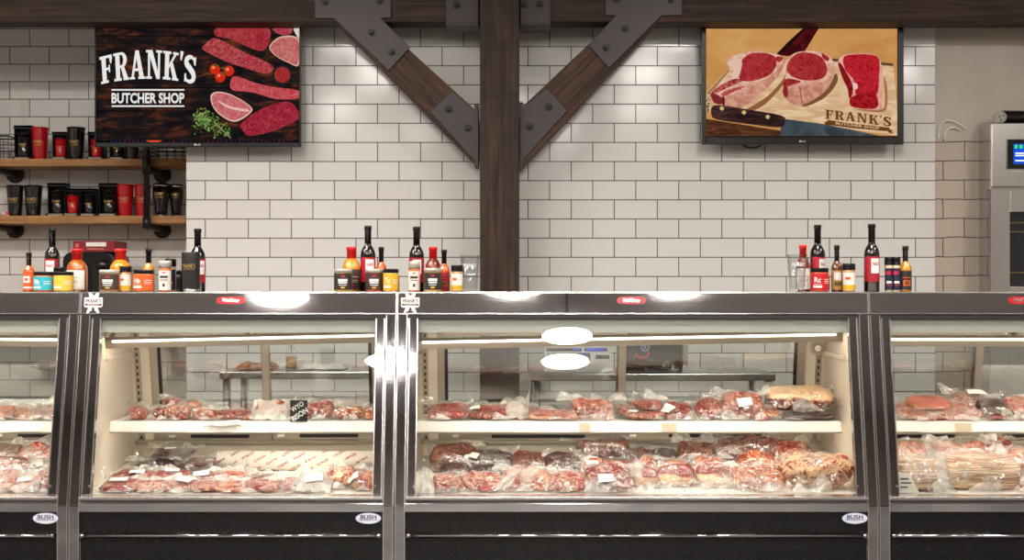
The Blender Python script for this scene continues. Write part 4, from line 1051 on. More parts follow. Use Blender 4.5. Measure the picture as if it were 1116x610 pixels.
    zd0, zd1 = Z(479, yb0), Z(361, 5.71)
    MB().prism_yz([(yl + .012, ZG - .012), (5.81, deckz(5.81) - .012), (5.81, deckz(5.81)), (yl + .012, deckz(yl))], xi, xj).build('deck', M['white'], root)
    MB().prism_yz([(5.80, deckz(5.8) - .01), (5.80, zd0 - .004), (YR, zd0 - .004), (YR, deckz(5.8) - .01)], xi, xj).build('rear_liner', M['cream'], root)
    for s, x0 in ((1, xi), (-1, xj)):                   # cream inner side walls
        x1 = x0 + s * .008
        MB().prism_yz([(yl + .03, ZG), (yf(ZH) + .03, ZH), (YR, ZH), (YR, ZG)], x0, x1).build('side_liner', M['cream'], root)
    inset = .085
    for s, x0 in ((1, xi), (-1, xj)):                   # rear corner pillars
        xa, xb = min(x0, x0 + s * inset), max(x0, x0 + s * inset)
        MB().prism_yz([(yb0 - .012, zd0 - .004), (yb1 - .012, zd1 + .01), (YR, zd1 + .01), (YR, zd0 - .004)], xa, xb).build('rear_corner', M['cream'], root)
        xs = x0 + s * .034                              # slotted shelf standard
        b = MB().prism_yz([(yb0 - .022, zd0), (yb1 - .022, zd1), (yb1 - .012, zd1), (yb0 - .012, zd0)], xs - .012, xs + .012, 0)
        for i in range(17):
            t = (i + .5) / 17; z = zd0 + (zd1 - zd0) * t; y = yb0 + (yb1 - yb0) * t - .0225
            b.box(xs - .004, xs + .004, y - .0008, y + .002, z - .009, z + .009, 1)
        b.build('shelf_standard', [M['silver'], M['gasket']], root)
    MB().prism_yz([(yb1 - .01, zd1), (yb1 + .0 - .01, ZH), (YR, ZH), (YR, zd1)], xi, xj).build('rear_header', M['silver'], root)
    MB().box(xi, xj, yb0 - .03, YR, zd0 - .016, zd0).build('door_track', M['silver'], root, bevel=.002)
    xa, xb = xi + inset, xj - inset; xm = (xa + xb) / 2
    def door(d0, d1, lead, jamb_left):
        off = lead
        def yy(z): return yb0 + (yb1 - yb0) * (z - zd0) / (zd1 - zd0) + off
        def bar(mb, x0, x1, z0, z1, t=.02, mi=0): mb.prism_yz([(yy(z0), z0), (yy(z1), z1), (yy(z1) + t, z1), (yy(z0) + t, z0)], x0, x1, mi)
        b = MB(); st = .032
        bar(b, d0, d0 + st, zd0, zd1); bar(b, d1 - st, d1, zd0, zd1); bar(b, d0 + st, d1 - st, zd0, zd0 + .032); bar(b, d0 + st, d1 - st, zd1 - .02, zd1)
        o = b.build('rear_door', M['silver'], root, bevel=.0015)
        b = MB(); bar(b, d0 + st, d1 - st, zd0 + .032, zd1 - .02, .006); b.build('door_glass', M['rearglass'], o)
        b = MB(); x = d0 + st if jamb_left else d1 - st - .014; bar(b, x, x + .014, zd0 + .03, zd1 - .04, .012); b.build('door_gasket', M['gasket'], o)
        b = MB(); w = (d1 - d0) * .5; c = (d0 + d1) / 2 + .03
        b.prism_yz([(yy(zd0 + .008) - .004, zd0 + .008), (yy(zd0 + .024) - .004, zd0 + .024), (yy(zd0 + .024) + .004, zd0 + .024), (yy(zd0 + .008) + .004, zd0 + .008)], c - w / 2, c + w / 2)
        b.build('door_pull', M['gasket'], o, bevel=.002)
        b = MB(); q = d0 + st + .03; b.box(q, q + .03, yy(zd0 + .016) - .006, yy(zd0 + .016) + .004, zd0 + .01, zd0 + .022); b.build('door_roller', M['white'], o, bevel=.002)
    door(xa, xm + .02, .0, True); door(xm - .02, xb, .024, False)
    # lamp bar
    yl1 = 5.31
    zl = lamp_z
    tl = MB().prism([(yl1 + .002, -.020), (yl1 - .004, -.020), (yl1 - .010, .012), (yl1 - .006, .024), (yl1 + .028, .024), (yl1 + .028, .004), (yl1 + .024, .004), (yl1 + .024, .018), (yl1 - .001, .018)], lambda y, z: (xi + .02, y, zl + z - tilt), lambda y, z: (xj - .03, y, zl + z + tilt)).build('lamp_bar', flat('lamp_bar_beige', S(222, 204, 182)), root)
    MB().cyl((xi + .05, yl1 + .012, zl - .004 - tilt), (xj - .06, yl1 + .012, zl - .004 + tilt), .009, 14).build('lamp_tube', M['led'], tl)
    MB().cyl((xi + .05, yl1 - .009, zl + .009 - tilt), (xj - .06, yl1 - .009, zl + .009 + tilt), .0042, 12).build('lamp_line', M['led3'], tl)
    for xx, q in ((xi + .035, -1), (xj - .05, 1), (xm, 0)):
        MB().prism_yz([(yl1, zl + .02 + q * tilt), (yb1 - .01, ZH - .06), (yb1 - .01, ZH - .03), (yl1, zl + .036 + q * tilt)], xx, xx + .012).build('lamp_arm', M['cream'], root)
    for s, x0 in ((1, xi + .008), (-1, xj - .008)):
        MB().box(min(x0, x0 + s * .014), max(x0, x0 + s * .014), 5.34, 5.69, 1.072, 1.090).build('side_rail', M['cream'], root, bevel=.002)
    # shelf with bright ticket rail
    xs0, xs1 = xi + .026, xj - .026; ys0, ys1 = 5.35, 5.66
    MB().box(xs0, xs1, ys0 + .004, ys1, SHZ - .016, SHZ).build('shelf', M['white'], root, bevel=.002)
    r = MB().prism_yz([(ys0 - .010, SHZ - .042), (ys0, SHZ - .001), (ys0 + .006, SHZ - .001), (ys0 + .002, SHZ - .042)], xs0, xs1).build('ticket_rail', M['white'], root)
    MB().cyl((xs0, ys0 - .010, SHZ - .044), (xs1, ys0 - .010, SHZ - .044), .003, 8).build('rail_edge', M['silver'], r)
    MB().cyl((xs0 + .03, ys0 + .03, SHZ - .026), (xs1 - .03, ys0 + .03, SHZ - .026), .008, 12).build('shelf_lamp', M['led2'], root)
    for s, xx in ((1, xs0 + .01), (-1, xs1 - .014)):
        MB().prism_yz([(ys0 + .02, SHZ - .016), (5.77, SHZ - .016), (5.77, SHZ - .075), (5.62, SHZ - .06)], xx, xx + .004).build('shelf_bracket', M['white'], root)
    # thermometer on the lit pillar
    c = Vector((xj - .046, yb1 - .03, Z(379, yb1)))
    b = MB().cyl(c, c + Vector((0, .02, 0)), .032, 28, 0).cyl(c - Vector((0, .001, 0)), c, .027, 28, 1).cyl(c - Vector((0, .002, 0)), c, .013, 20, 2)
    b.box(c.x - .002, c.x + .014, c.y - .003, c.y - .002, c.z - .001, c.z + .001, 0)
    b.build('thermometer', [M['silver'], flat('dial_tan', S(150, 136, 112)), M['white']], root)
    if badge_px: red_badge(root, badge_px)
    if oval_px: oval_badge(root, oval_px)
    if sticker_on: sticker(root, xL + .052, (ZT + ZH) / 2 - .001, .072)
    return xi, xj

M['led2'] = emit('shelf_led_tube', (1, .92, .80, 1), 8.)
xAB, xBC, xCD = X(88.5, YT), X(433, YT), X(946, YT)
case(xAB - 1.24, xAB, 'meat case cut off by the frame, behind the orange hot sauce and teal-labelled jar', None, 50, False, -.006, Z(371, 5.31))
case(xAB, xBC, 'meat case with the white on black bison card on its shelf', 252, 401.5, True, .012, Z(371, 5.31))
case(xBC, xCD, 'widest meat case, in front of the timber post', 688, 931.5, True, .016, Z(371, 5.31))
case(xCD, xCD + 1.24, 'meat case holding bacon and a round ham slice, in front of the oven', 1114, None, False, .0, Z(372, 5.31))

# ================================================================== bottles, jars and glasses on top of the cases
DB = 5.36
ZTOP = ZT
def label_patch(root, cx, cy, r, z0, z1, ang, half, mat, name='label', marks=(), texts=(), mats=()):
    """curved label on a round container; half and ang in degrees from the side facing the shop"""
    b = MB(); n = 20; v = []
    def pt(t, z, q=.0): return (cx + (r + q) * math.sin(t), cy - (r + q) * math.cos(t), z)
    for i in range(n + 1):
        t = R(ang - half + 2 * half * i / n); v += [pt(t, z0), pt(t, z1)]
    b.add(v, [(2 * i, 2 * i + 2, 2 * i + 3, 2 * i + 1) for i in range(n)], 0, True)
    for (a0, a1, f0, f1, mi) in marks:                        # coloured fields: fractions across and up
        vv = []; m = 8; q = .0003 + .0001 * mi
        for i in range(m + 1):
            t = R(ang - half + 2 * half * (a0 + (a1 - a0) * i / m)); vv += [pt(t, z0 + (z1 - z0) * f0, q), pt(t, z0 + (z1 - z0) * f1, q)]
        b.add(vv, [(2 * i, 2 * i + 2, 2 * i + 3, 2 * i + 1) for i in range(m)], mi)
    for (tx, u, w, wd, ht, mi) in texts:                      # lettering: centre and size as fractions
        W = 2 * R(half) * r; H = z1 - z0
        def f(p): return pt(R(ang - half) + p[0] / r, p[2], .0009)
        b.text(tx, u * W, z0 + w * H, wd * W, ht * H, 0, mi, fn=f, bold=.02)
    return b.build(name, [mat] + list(mats), root)

G1 = 'bottles and jars on top of the meat cases'
def wine(px, pyT, label, dy=0.0, ang=0):
    D = DB + dy; x = X(px, D); h = Z(pyT, D) - ZTOP; r = 8.3 * K(DB); c = (x, D, ZTOP)
    root = thing('wine_bottle', label, 'bottle', c, G1)
    MB().lathe([(r * .9, 0), (r, .004), (r, h * .56), (r * .93, h * .61), (r * .7, h * .665), (r * .45, h * .71), (r * .40, h * .78), (r * .40, h * .80)], c, 28).build('bottle_glass', M['wine'], root)
    MB().lathe([(r * .44, h * .72), (r * .44, h * .94), (r * .5, h * .945), (r * .5, h * .99), (r * .42, h)], c, 24).build('capsule', M['blackplastic'], root)
    cr = flat('label_crimson', S(182, 22, 58))
    label_patch(root, x, D, r + .0004, ZTOP + h * .15, ZTOP + h * .52, ang, 78, cr, 'label', [(.36, .80, .34, .92, 1), (.4, .76, .66, .68, 2)], [("FRANK'S", .58, .72, .34, .12, 2)], [M['paper'], flat('label_claret', S(176, 50, 70))])
def bbq(px, wpx, pyT, liquid, label, labmat, dy=0.03, ang=0, dark=False):
    D = DB + dy; x = X(px, D); h = Z(pyT, D) - ZTOP; r = wpx * K(D) / 2; c = (x, D, ZTOP)
    root = thing('sauce_bottle', label, 'bottle', c, G1)
    MB().lathe([(r * .92, 0), (r, .004), (r, h * .52), (r * .95, h * .6), (r * .75, h * .68), (r * .5, h * .735), (r * .46, h * .76)], c, 28).build('bottle_body', liquid, root)
    MB().lathe([(r * .50, h * .74), (r * .50, h * .93), (r * .56, h * .935), (r * .56, h * .99), (r * .5, h)], c, 24).build('red_cap', M['red_plastic'], root)
    mk = [(.25, .75, .62, .64, 1), (.3, .7, .44, .46, 1), (.3, .7, .36, .38, 1), (.46, .54, .14, .24, 2)]
    label_patch(root, x, D, r + .0004, ZTOP + h * .06, ZTOP + h * .5, ang, 70, labmat, 'label', mk, [], [M['paper'] if dark else flat('print_dark', S(60, 50, 48)), flat('print_red', S(190, 40, 44))])
def hot(px, wpx, pyT, liquid, label, labmat, dy=.0, style=0):
    D = DB + dy; x = X(px, D); h = Z(pyT, D) - ZTOP; r = wpx * K(D) / 2; c = (x, D, ZTOP)
    root = thing('hot_sauce_bottle', label, 'bottle', c, G1)
    MB().lathe([(r * .92, 0), (r, .003), (r, h * .50), (r * .92, h * .56), (r * .6, h * .63), (r * .42, h * .67), (r * .38, h * .72)], c, 24).build('bottle_body', liquid, root)
    MB().lathe([(r * .44, h * .66), (r * .44, h * .90), (r * .5, h * .905), (r * .5, h * .99), (r * .44, h)], c, 20).build('cap', M['blackplastic'], root)
    mats = [M['paper'], flat('print_flame', S(226, 92, 36)), flat('print_olive', S(96, 84, 44))]
    mk = {0: [(.2, .7, .45, .85, 1), (.32, .58, .55, .75, 2), (.1, .9, .1, .2, 1)], 1: [(.2, .8, .5, .9, 1), (.25, .75, .2, .4, 3)], 2: [(.2, .8, .62, .66, 2), (.25, .75, .2, .5, 2), (.35, .65, .25, .45, 3)]}[style]
    label_patch(root, x, D, r + .0004, ZTOP + h * .05, ZTOP + h * .46, 0, 72, labmat, 'label', mk, [], mats)
def jar(px, wpx, pyT, content, label, labmat, txt=None, lid='black', dy=-.04, lab=None):
    D = DB + dy; x = X(px, D); h = Z(pyT, D) - ZTOP; r = wpx * K(D) / 2; c = (x, D, ZTOP)
    root = thing('seasoning_jar', label, 'jar', c, G1)
    MB().lathe([(r * .93, 0), (r * .99, .004), (r * .99, h * .78), (r * .93, h * .84)], c, 30).build('jar_body', content, root)
    MB().lathe([(r, h * .83), (r, h * .97), (r * .95, h)], c, 30).build('lid', M['blackplastic'] if lid == 'black' else M['clearlid'], root)
    mats = [M['paper'], flat('print_red', S(190, 40, 44)), flat('print_gold', S(222, 170, 60))]
    if txt is not None:
        mk = [(.14, .5, .34, .36, 1), (.12, .5, .12, .26, 1), (.60, .9, .62, .66, 1), (.60, .9, .5, .53, 1), (.60, .86, .4, .43, 1)]
        label_patch(root, x, D, r + .0006, ZTOP + h * .1, ZTOP + h * .76, 4, 76, labmat, 'label', mk, [(txt, .32, .62, .26, .34, 1)] if txt else [], mats)
    else:
        mk = [(.3, .7, .5, .66, 1), (.32, .68, .38, .46, 1), (.34, .66, .26, .3, 1), (.42, .58, .78, .88, 2), (.42, .58, .08, .18, 3)]
        label_patch(root, x, D, r + .0006, ZTOP + h * .1, ZTOP + h * .8, 4, 74, labmat, 'label', mk, [], mats)
def shaker(px, wpx, pyT, content, label, labmat, lid='black', dy=-.03, style=0):
    D = DB + dy; x = X(px, D); h = Z(pyT, D) - ZTOP; r = wpx * K(D) / 2; c = (x, D, ZTOP)
    root = thing('spice_shaker', label, 'shaker', c, G1)
    MB().lathe([(r * .9, 0), (r * .97, .003), (r * .97, h * .72), (r * .9, h * .78)], c, 22).build('shaker_body', content, root)
    MB().lathe([(r, h * .77), (r, h * .97), (r * .94, h)], c, 22).build('lid', M['blackplastic'] if lid == 'black' else M['clearlid'], root)
    mats = [M['paper'], flat('print_amber', S(232, 176, 40)), flat('print_orange', S(226, 92, 50)), flat('print_dark', S(60, 50, 48)), flat('print_magenta', S(190, 30, 74))]
    mk = {0: [(0, 1, .02, .3, 2), (.2, .5, .6, .75, 3)], 1: [(.42, .62, .86, .94, 3), (.25, .75, .62, .74, 4), (.25, .75, .5, .54, 4), (.44, .58, .18, .34, 4)], 2: [(.1, .6, .7, .86, 5), (.2, .7, .3, .4, 1), (.3, .8, .2, .24, 5)]}[style]
    label_patch(root, x, D, r + .0002, ZTOP + h * .06, ZTOP + h * .68, 0, 74, labmat, 'label', mk, [], mats)
def pint(px, wpx, pyT, label, dy=0.):
    D = DB + dy; x = X(px, D); h = Z(pyT, D) - ZTOP; r = wpx * K(D) / 2; c = (x, D, ZTOP)
    root = thing('pint_glass', label, 'glass', c, G1)
    MB().lathe([(.002, .0), (r * .72, 0), (r * .74, .01), (r, h), (r * .95, h), (r * .68, .016), (.002, .015)], c, 28, cap=False).build('glass_wall', M['drinkglass'], root)
    g = MB(); rf = lambda z: r * (.74 + .26 * (z - ZTOP) / h) + .0006
    wrap_text(g, "FRANK'S", x, D, r * .9, ZTOP + h * .72, r * 1.3, h * .1, bold=.02, rfun=rf)
    g.build('etched_print', M['paper'], root)
sauce = lambda n, c, c2: two_tone(n, c, c2, 60., rough=.12, coat=.8)
L_org = sauce('orange_sauce', S(206, 74, 16), S(226, 104, 30)); L_yel = sauce('mustard_sauce', S(204, 128, 24), S(222, 150, 44))
L_bbq = sauce('amber_barbecue_sauce', S(160, 78, 22), S(186, 100, 34)); L_dkb = sauce('dark_barbecue_sauce', S(112, 38, 18), S(140, 56, 26)); L_brn = sauce('brown_sauce', S(88, 44, 18), S(116, 66, 28))
spice = lambda n, c, c2: two_tone(n, c, c2, 160., rough=.45, coat=.4)
C_org = spice('orange_seasoning', S(206, 96, 30), S(226, 130, 60)); C_tan = spice('tan_seasoning', S(190, 132, 76), S(214, 164, 108)); C_yel = spice('yellow_seasoning', S(206, 160, 60), S(226, 190, 100)); C_red = spice('red_seasoning', S(196, 60, 28), S(222, 100, 50)); C_pal = spice('pale_seasoning', S(206, 186, 150), S(226, 210, 180))
LB = {k: flat('label_' + k, c) for k, c in dict(teal=S(52, 178, 196), yellow=S(238, 190, 70), orange=S(232, 96, 38), red=S(200, 24, 36), brown=S(66, 52, 48), white=S(238, 230, 220), charcoal=S(44, 42, 42), golden=S(236, 176, 36), crimson=S(176, 30, 46), tan=S(198, 150, 84), navy=S(36, 34, 58)).items()}
hot(31.5, 12, 275, L_org, 'orange hot sauce bottle with a white circle label, beside the teal-labelled jar', LB['orange'], .04, 0)
wine(57, 249, 'dark wine bottle standing behind the teal-labelled jar', .10, -14)
jar(47.5, 21, 296, C_org, 'seasoning jar with a teal label reading Bb', LB['teal'], 'Bb')
jar(69.5, 21, 296, C_yel, 'seasoning jar with a pale yellow label next to the teal-labelled jar', LB['yellow'], '')
shaker(64.5, 12, 291, C_tan, 'black-lidded shaker peeping from behind the yellow-labelled jar', LB['brown'], dy=.06)
bbq(84, 22, 271, L_bbq, 'red-capped sauce bottle with a pale label in front of the coffee machine', LB['white'], .04, -8)
jar(119.5, 22, 294, C_tan, 'pale-lidded jar with a dark brown label in front of the coffee machine', LB['brown'], None, 'pale')
bbq(131.5, 23, 271, L_yel, 'red-capped bottle of mustard yellow sauce behind the dark brown jar', LB['white'], .06)
shaker(137, 13, 290, C_tan, 'black-lidded shaker with a white and yellow label before the mustard sauce', LB['white'], dy=-.02)
hot(162, 13, 271, L_yel, 'black-capped yellow hot sauce bottle behind the jar marked Hb', LB['tan'], .05, 1)
jar(156.5, 22, 294, C_org, 'seasoning jar with an orange label reading Hb', LB['orange'], 'Hb')
shaker(180, 14, 284, C_org, 'pale-lidded shaker with a white label near the black tumbler', LB['white'], 'pale', style=1)
shaker(186, 12, 282, C_pal, 'dark-labelled shaker behind the pale-lidded shaker near the black tumbler', LB['navy'], dy=.03, style=2)
tmb = thing('canister', 'small round black canister between the shakers and the black tumbler', 'canister', (X(195, 5.5), 5.5, ZTOP), G1)
MB().lathe([(.02, 0), (.026, .004), (.026, .06), (.022, .072), (.012, .078)], (X(195, 5.5), 5.5, ZTOP), 22).build('body', M['blackplastic'], tmb)
MB().lathe([(.012, .078), (.012, .086), (.008, .09)], (X(195, 5.5), 5.5, ZTOP), 16).build('knob', M['blackplastic'], tmb)
# straight black tumbler on the case
D = 5.33; x = X(208, D); r = 10 * K(D); h = Z(275, D) - ZTOP; c = (x, D, ZTOP)
root = thing('tumbler', 'tall matt black tumbler with a steel foot, on the case beside the wine bottle', 'tumbler', c, G1)
MB().lathe([(r * .90, .012), (r * .94, .016), (r, h * .97), (r * .98, h)], c, 30).build('body', plain('matt_black', S(30, 28, 29), .5), root)
MB().lathe([(r * .86, 0), (r * .9, .012)], c, 30).build('foot_ring', M['steel'], root)
g = MB(); rf = lambda z: r * (.94 + .06 * (z - ZTOP) / h) + .0008
wrap_text(g, "FRANK'S", x, D, r, ZTOP + h * .66, r * 1.45, h * .10, bold=.02, rfun=rf); wrap_text(g, 'BUTCHER SHOP', x, D, r, ZTOP + h * .58, r * 1.3, h * .045, bold=.01, rfun=rf)
g.build('gold_print', M['gold'], root)
wine(215.5, 249, 'dark wine bottle half behind the matt black tumbler', .09, 24)
jar(374, 20, 293, C_yel, 'dark-labelled jar in front of the mustard sauce, first of the group by the post', LB['charcoal'], None, 'pale')
bbq(383, 20, 269, L_yel, 'red-capped bottle of mustard sauce beside the tall wine bottle', LB['brown'], .05, 20, True)
wine(401, 246, 'dark wine bottle between the mustard sauce and the small orange hot sauce', .07, 10)
hot(415.5, 12, 269, L_org, 'black-capped orange hot sauce bottle behind the jar marked Tu', LB['orange'], .08, 0)
jar(408, 20, 293, C_red, 'dark-labelled pale-lidded jar beside the jar marked Tu', LB['brown'], None, 'pale', -.02)
jar(426, 17, 293, C_yel, 'seasoning jar with a golden label reading Tu', LB['golden'], 'Tu', 'black', -.04)
wine(454, 247, 'dark wine bottle behind the clear shaker, over the case sticker', .07, -6)
shaker(451.5, 13, 285, C_org, 'pale-lidded shaker with a white label over the case sticker', LB['white'], 'pale', style=1)
bbq(472, 17, 269, L_dkb, 'red-capped dark red sauce bottle behind the jar nearest the glass tumbler', LB['brown'], .06, 0, True)
jar(471.5, 19.5, 292, C_yel, 'dark-labelled jar between the clear shaker and the red-labelled hot sauce', LB['charcoal'], None, 'pale')
hot(484, 12.5, 272, L_org, 'orange hot sauce bottle with a crimson label beside the yellow-labelled shaker', LB['crimson'], .03, 2)
shaker(498, 13, 289, C_tan, 'black-lidded shaker with a white and yellow label beside the empty pint glass', LB['white'])
pint(512, 22, 278, 'empty clear pint glass beside the timber post', .04)
pint(868.5, 22, 277, 'empty clear pint glass in front of a red-capped bottle', -.03)
bbq(875, 15, 267, L_dkb, 'red-capped dark sauce bottle behind the clear pint glass', LB['white'], .06)
wine(891, 245, 'dark wine bottle behind the jar marked Rc', .08, 22)
jar(893, 20, 292, C_red, 'seasoning jar with a red label reading Rc', LB['red'], 'Rc')
hot(912, 12, 267, L_brn, 'brown hot sauce bottle with a tan label beside the jar marked Rc', LB['tan'], .02, 1)
shaker(925, 14, 287, C_tan, 'black-lidded shaker with a white label beside the brown hot sauce', LB['white'])
wine(950, 244, 'dark wine bottle standing alone with its crimson label to the front', .0, 4)
shaker(968.5, 9, 280, C_pal, 'slim dark-labelled shaker nearest the lone wine bottle', LB['navy'], dy=.0, style=2)
shaker(976.8, 9, 280, C_pal, 'slim dark-labelled shaker nearest the yellow hot sauce', LB['navy'], dy=.0, style=2)
hot(986.7, 13, 268, L_yel, 'yellow hot sauce bottle with a dark label, last on the row toward the oven', LB['charcoal'], .01, 2)
# ================================================================== packed meat
def sgp(v, e): return math.copysign(abs(v) ** e, v)
_seed = [0]
FL, WH, VC = 'film', 'film_white', 'film_vac'
def pack(x0, x1, yT, yB, kind, bag, label, where='deck', D=None, z=None, t=None, d=.13, yaw=0., flaps=(), stick=(), boxy=.62, group=None, name='meat_pack', cat='meat', lump=.24, film_k=1.18, theta=None):
    """one wrapped cut standing on the deck or the shelf; x0..x1, yT, yB are its outline in the photograph"""
    _seed[0] += 1; rng = random.Random(_seed[0] * 7 + 3); o3 = Vector((_seed[0] * 3.17, _seed[0] * 1.3, 5.))
    if where == 'deck':
        if D is None: D = min(5.56, max(5.088, 1.2715 / ((yB - HY) / F + .095)))
        z0 = deckz(D) + .004 if z is None else z
    else:
        D = 5.365 if D is None else D; z0 = SHZ + .002 if z is None else z
    Dc = D + d * .4
    if where == 'deck': m_ = (x0 + x1) / 2; x0, x1 = m_ + (x0 - m_) * 1.07, m_ + (x1 - m_) * 1.07; yT = yT - (yB - yT) * .10
    W = (x1 - x0) * K(Dc); cx = X((x0 + x1) / 2, Dc); H = max(.022, Z(yT, Dc) - z0)
    if t is None: t = min(max(.42 * H, .018), .06)
    t = min(t, H)
    th = math.asin(max(.1 if where == 'deck' else 0, min(.78, (H - t * .9) / d))) if theta is None else R(theta)
    lf = [rng.uniform(0, .012), rng.uniform(0, .012), rng.uniform(.0, .045), rng.uniform(.0, .045)]
    mk = .92 if bag else .98
    A, B_, C_ = W / 2 * mk, d / 2 * (.9 if bag else 1), t / 2
    nu, nv = (30, 14) if W > .05 else (22, 10)
    V = []; Fc = []
    def piece(A, B_, C_, off, yw, o3):
        b0 = len(V); cy, sy = math.cos(yw), math.sin(yw)
        for j in range(nv + 1):
            f = -math.pi / 2 + math.pi * j / nv
            for i in range(nu):
                a = 2 * math.pi * i / nu
                p = Vector((sgp(math.cos(f), .42) * sgp(math.cos(a), boxy), sgp(math.cos(f), .42) * sgp(math.sin(a), boxy), sgp(math.sin(f), .75)))
                q = Vector((p.x * A * 14, p.y * B_ * 14, p.z * .7)) + o3
                k = 1 + lump * 1.1 * noise.noise(q * .8) + lump * .6 * noise.noise(q * 2.4) + lump * .4 * noise.noise(q * 5.5)
                h = 1 + 2.0 * lump * noise.noise(q * .9 + Vector((9, 2, 1))) + .8 * lump * noise.noise(q * 3. + Vector((1, 8, 4)))
                w = Vector((p.x * A * k, p.y * B_ * k, p.z * C_ * h))
                V.append(Vector((w.x * cy - w.y * sy, w.x * sy + w.y * cy, w.z)) + off)
        for j in range(nv):
            for i in range(nu): Fc.append((b0 + j * nu + i, b0 + j * nu + (i + 1) % nu, b0 + (j + 1) * nu + (i + 1) % nu, b0 + (j + 1) * nu + i))
    multi = bag and kind in ('red', 'pink', 'orange', 'brown') and W > .09 and lump > .12 and boxy < .7 and rng.random() < .75
    if multi:
        sgn = rng.choice((-1, 1)); c0 = C_ * .62
        piece(A * .62, B_ * .95, c0, Vector((-sgn * A * .36, 0, 0)), rng.uniform(-.25, .25), o3)
        piece(A * .55, B_ * .85, c0 * 1.1, Vector((sgn * A * .40, B_ * .05, c0 * .35)), rng.uniform(-.5, .5), o3 + Vector((4, 1, 7)))
        if rng.random() < .6: piece(A * .42, B_ * .6, c0 * .8, Vector((sgn * A * rng.uniform(-.3, .3), B_ * .2, c0 * 1.25)), rng.uniform(-.6, .6), o3 + Vector((1, 6, 3)))
    else:
        piece(A, B_, C_, Vector((0, 0, 0)), 0, o3)
    rot = Matrix.Rotation(R(yaw) + rng.uniform(-.12, .12), 3, 'Z') @ Matrix.Rotation(th, 3, 'X')
    V = [rot @ v for v in V]
    mz = min(v.z for v in V); my = min(v.y for v in V)
    # scale heights so the silhouette meets the outline
    hz = max(v.z for v in V) - mz
    s = min(1.35, max(.75, H / hz))
    sh = Vector((cx, D - my, z0 - mz * s))
    if where == 'deck' and z is None: sh.z += max(0, max(deckz(v.y + sh.y) + .004 - v.z * s - sh.z for v in V))
    cl, ch = [c for c in CASES if c[0] - .05 < cx < c[1] + .05][0]
    def T(v): 
        return Vector((min(ch, max(cl, v.x + sh.x)), min(5.76, v.y + sh.y), v.z * s + sh.z))
    root = thing(name, label, cat, (cx, D + d / 2, z0), group)
    mb = MB(); mb.add([T(v) for v in V], Fc, 0, True)
    mb.build('meat', M[kind], root)
    if bag:
        n, m = 26, 16; vs = []
        FA, FB = W / 2 * film_k, d / 2 * film_k
        def topz(u, v):
            g = max(0, 1 - abs(u / .84) ** 4) * max(0, 1 - abs(v / .84) ** 4)
            return C_ * (1.08 * g ** .4 - .5 * (1 - g)) + .003
        for j in range(m + 1):
            for i in range(n + 1):
                u, v = 2 * i / n - 1, 2 * j / m - 1
                q = Vector((u * FA * 26, v * FB * 26, 0)) + o3 * 1.7
                e = max(abs(u), abs(v)); cr = .0035 + .012 * max(0, e - .7)
                zz = topz(u, v) + cr * (1 - 2 * abs(noise.noise(q))) + .5 * cr * noise.noise(q * 2.3)
                zz += .018 * max(0, e - .78) / .22 * (noise.noise(Vector((u * 2.3, v * 2.3, _seed[0]))) + .25)
                if bag != VC: zz += lf[(u > 0) + 2 * (v > 0)] * abs(u * v) ** 4
                uu = u * (1 + .08 * noise.noise(Vector((v * 3, _seed[0], 2)))); vv = v * (1 + .1 * noise.noise(Vector((u * 3, _seed[0], 7))))
                w = T(rot @ Vector((uu * FA, vv * FB, zz)))
                w.z = max(w.z, z0 + .0012 if where != 'deck' or z is not None else deckz(w.y) + .003); w.y = max(w.y, yf(w.z) + .024); vs.append(w)
        fb = MB(); fb.add(vs, [(j * (n + 1) + i, j * (n + 1) + i + 1, (j + 1) * (n + 1) + i + 1, (j + 1) * (n + 1) + i) for j in range(m) for i in range(n)], 0, True)
        auto = [] if bag == VC else [(rng.uniform(-.9, .9), rng.uniform(.012, .026), rng.uniform(-1., 1.)) for _ in range(2 if W > .1 else 1)]
        for (u, hh, le) in list(flaps) + auto:                        # loose ends of the bag sticking up
            wdt = .032 + .02 * rng.random(); N_ = 6; fv = []
            for a in range(N_ + 1):
                for c in range(N_ + 1):
                    aa = a / N_; cc = (c / N_ - .5) * (1 - .72 * aa)
                    p0 = T(rot @ Vector((u * FA, FB * .55, C_ * .5)))
                    fv.append(p0 + Vector((cc * 2 * wdt + le * aa * hh, .03 * aa + .006 * noise.noise(Vector((a * .7, c * .7, _seed[0]))), hh * aa + .004 * noise.noise(Vector((a * .9, c * .9, _seed[0] + .5))))))
            fb.add(fv, [(a * (N_ + 1) + c, a * (N_ + 1) + c + 1, (a + 1) * (N_ + 1) + c + 1, (a + 1) * (N_ + 1) + c) for a in range(N_) for c in range(N_)], 1, True)
        if bag != VC:                                     # crumpled skirt of film along the near edge
            for k in range(rng.choice((1, 1, 2))):
                u0 = rng.uniform(-.9, .3); u1 = u0 + rng.uniform(.4, .9); hh = rng.uniform(.3, .6) * H; sk = []; N_ = 7
                pk = rng.uniform(.2, .8)
                for a in range(N_ + 1):
                    for c in range(N_ + 1):
                        f = c / N_; hz_ = hh * (1 - abs(f - pk) / max(pk, 1 - pk)) * a / N_
                        p0 = Vector((cx + (u0 + (u1 - u0) * f) * FA, D - .012 + .02 * a / N_ * (1 - .5 * f), z0 + .004 + hz_))
                        q = Vector((f * 4, a / N_ * 2, _seed[0] + k * .37))
                        w = p0 + Vector((.004 * noise.noise(q * 1.7), .010 * noise.noise(q), 0))
                        w.x = min(ch, max(cl, w.x)); w.y = max(w.y, yf(w.z) + .021 if where == 'deck' else 5.352); sk.append(w)
                fb.add(sk, [(a * (N_ + 1) + c, a * (N_ + 1) + c + 1, (a + 1) * (N_ + 1) + c + 1, (a + 1) * (N_ + 1) + c) for a in range(N_) for c in range(N_)], 1, True)
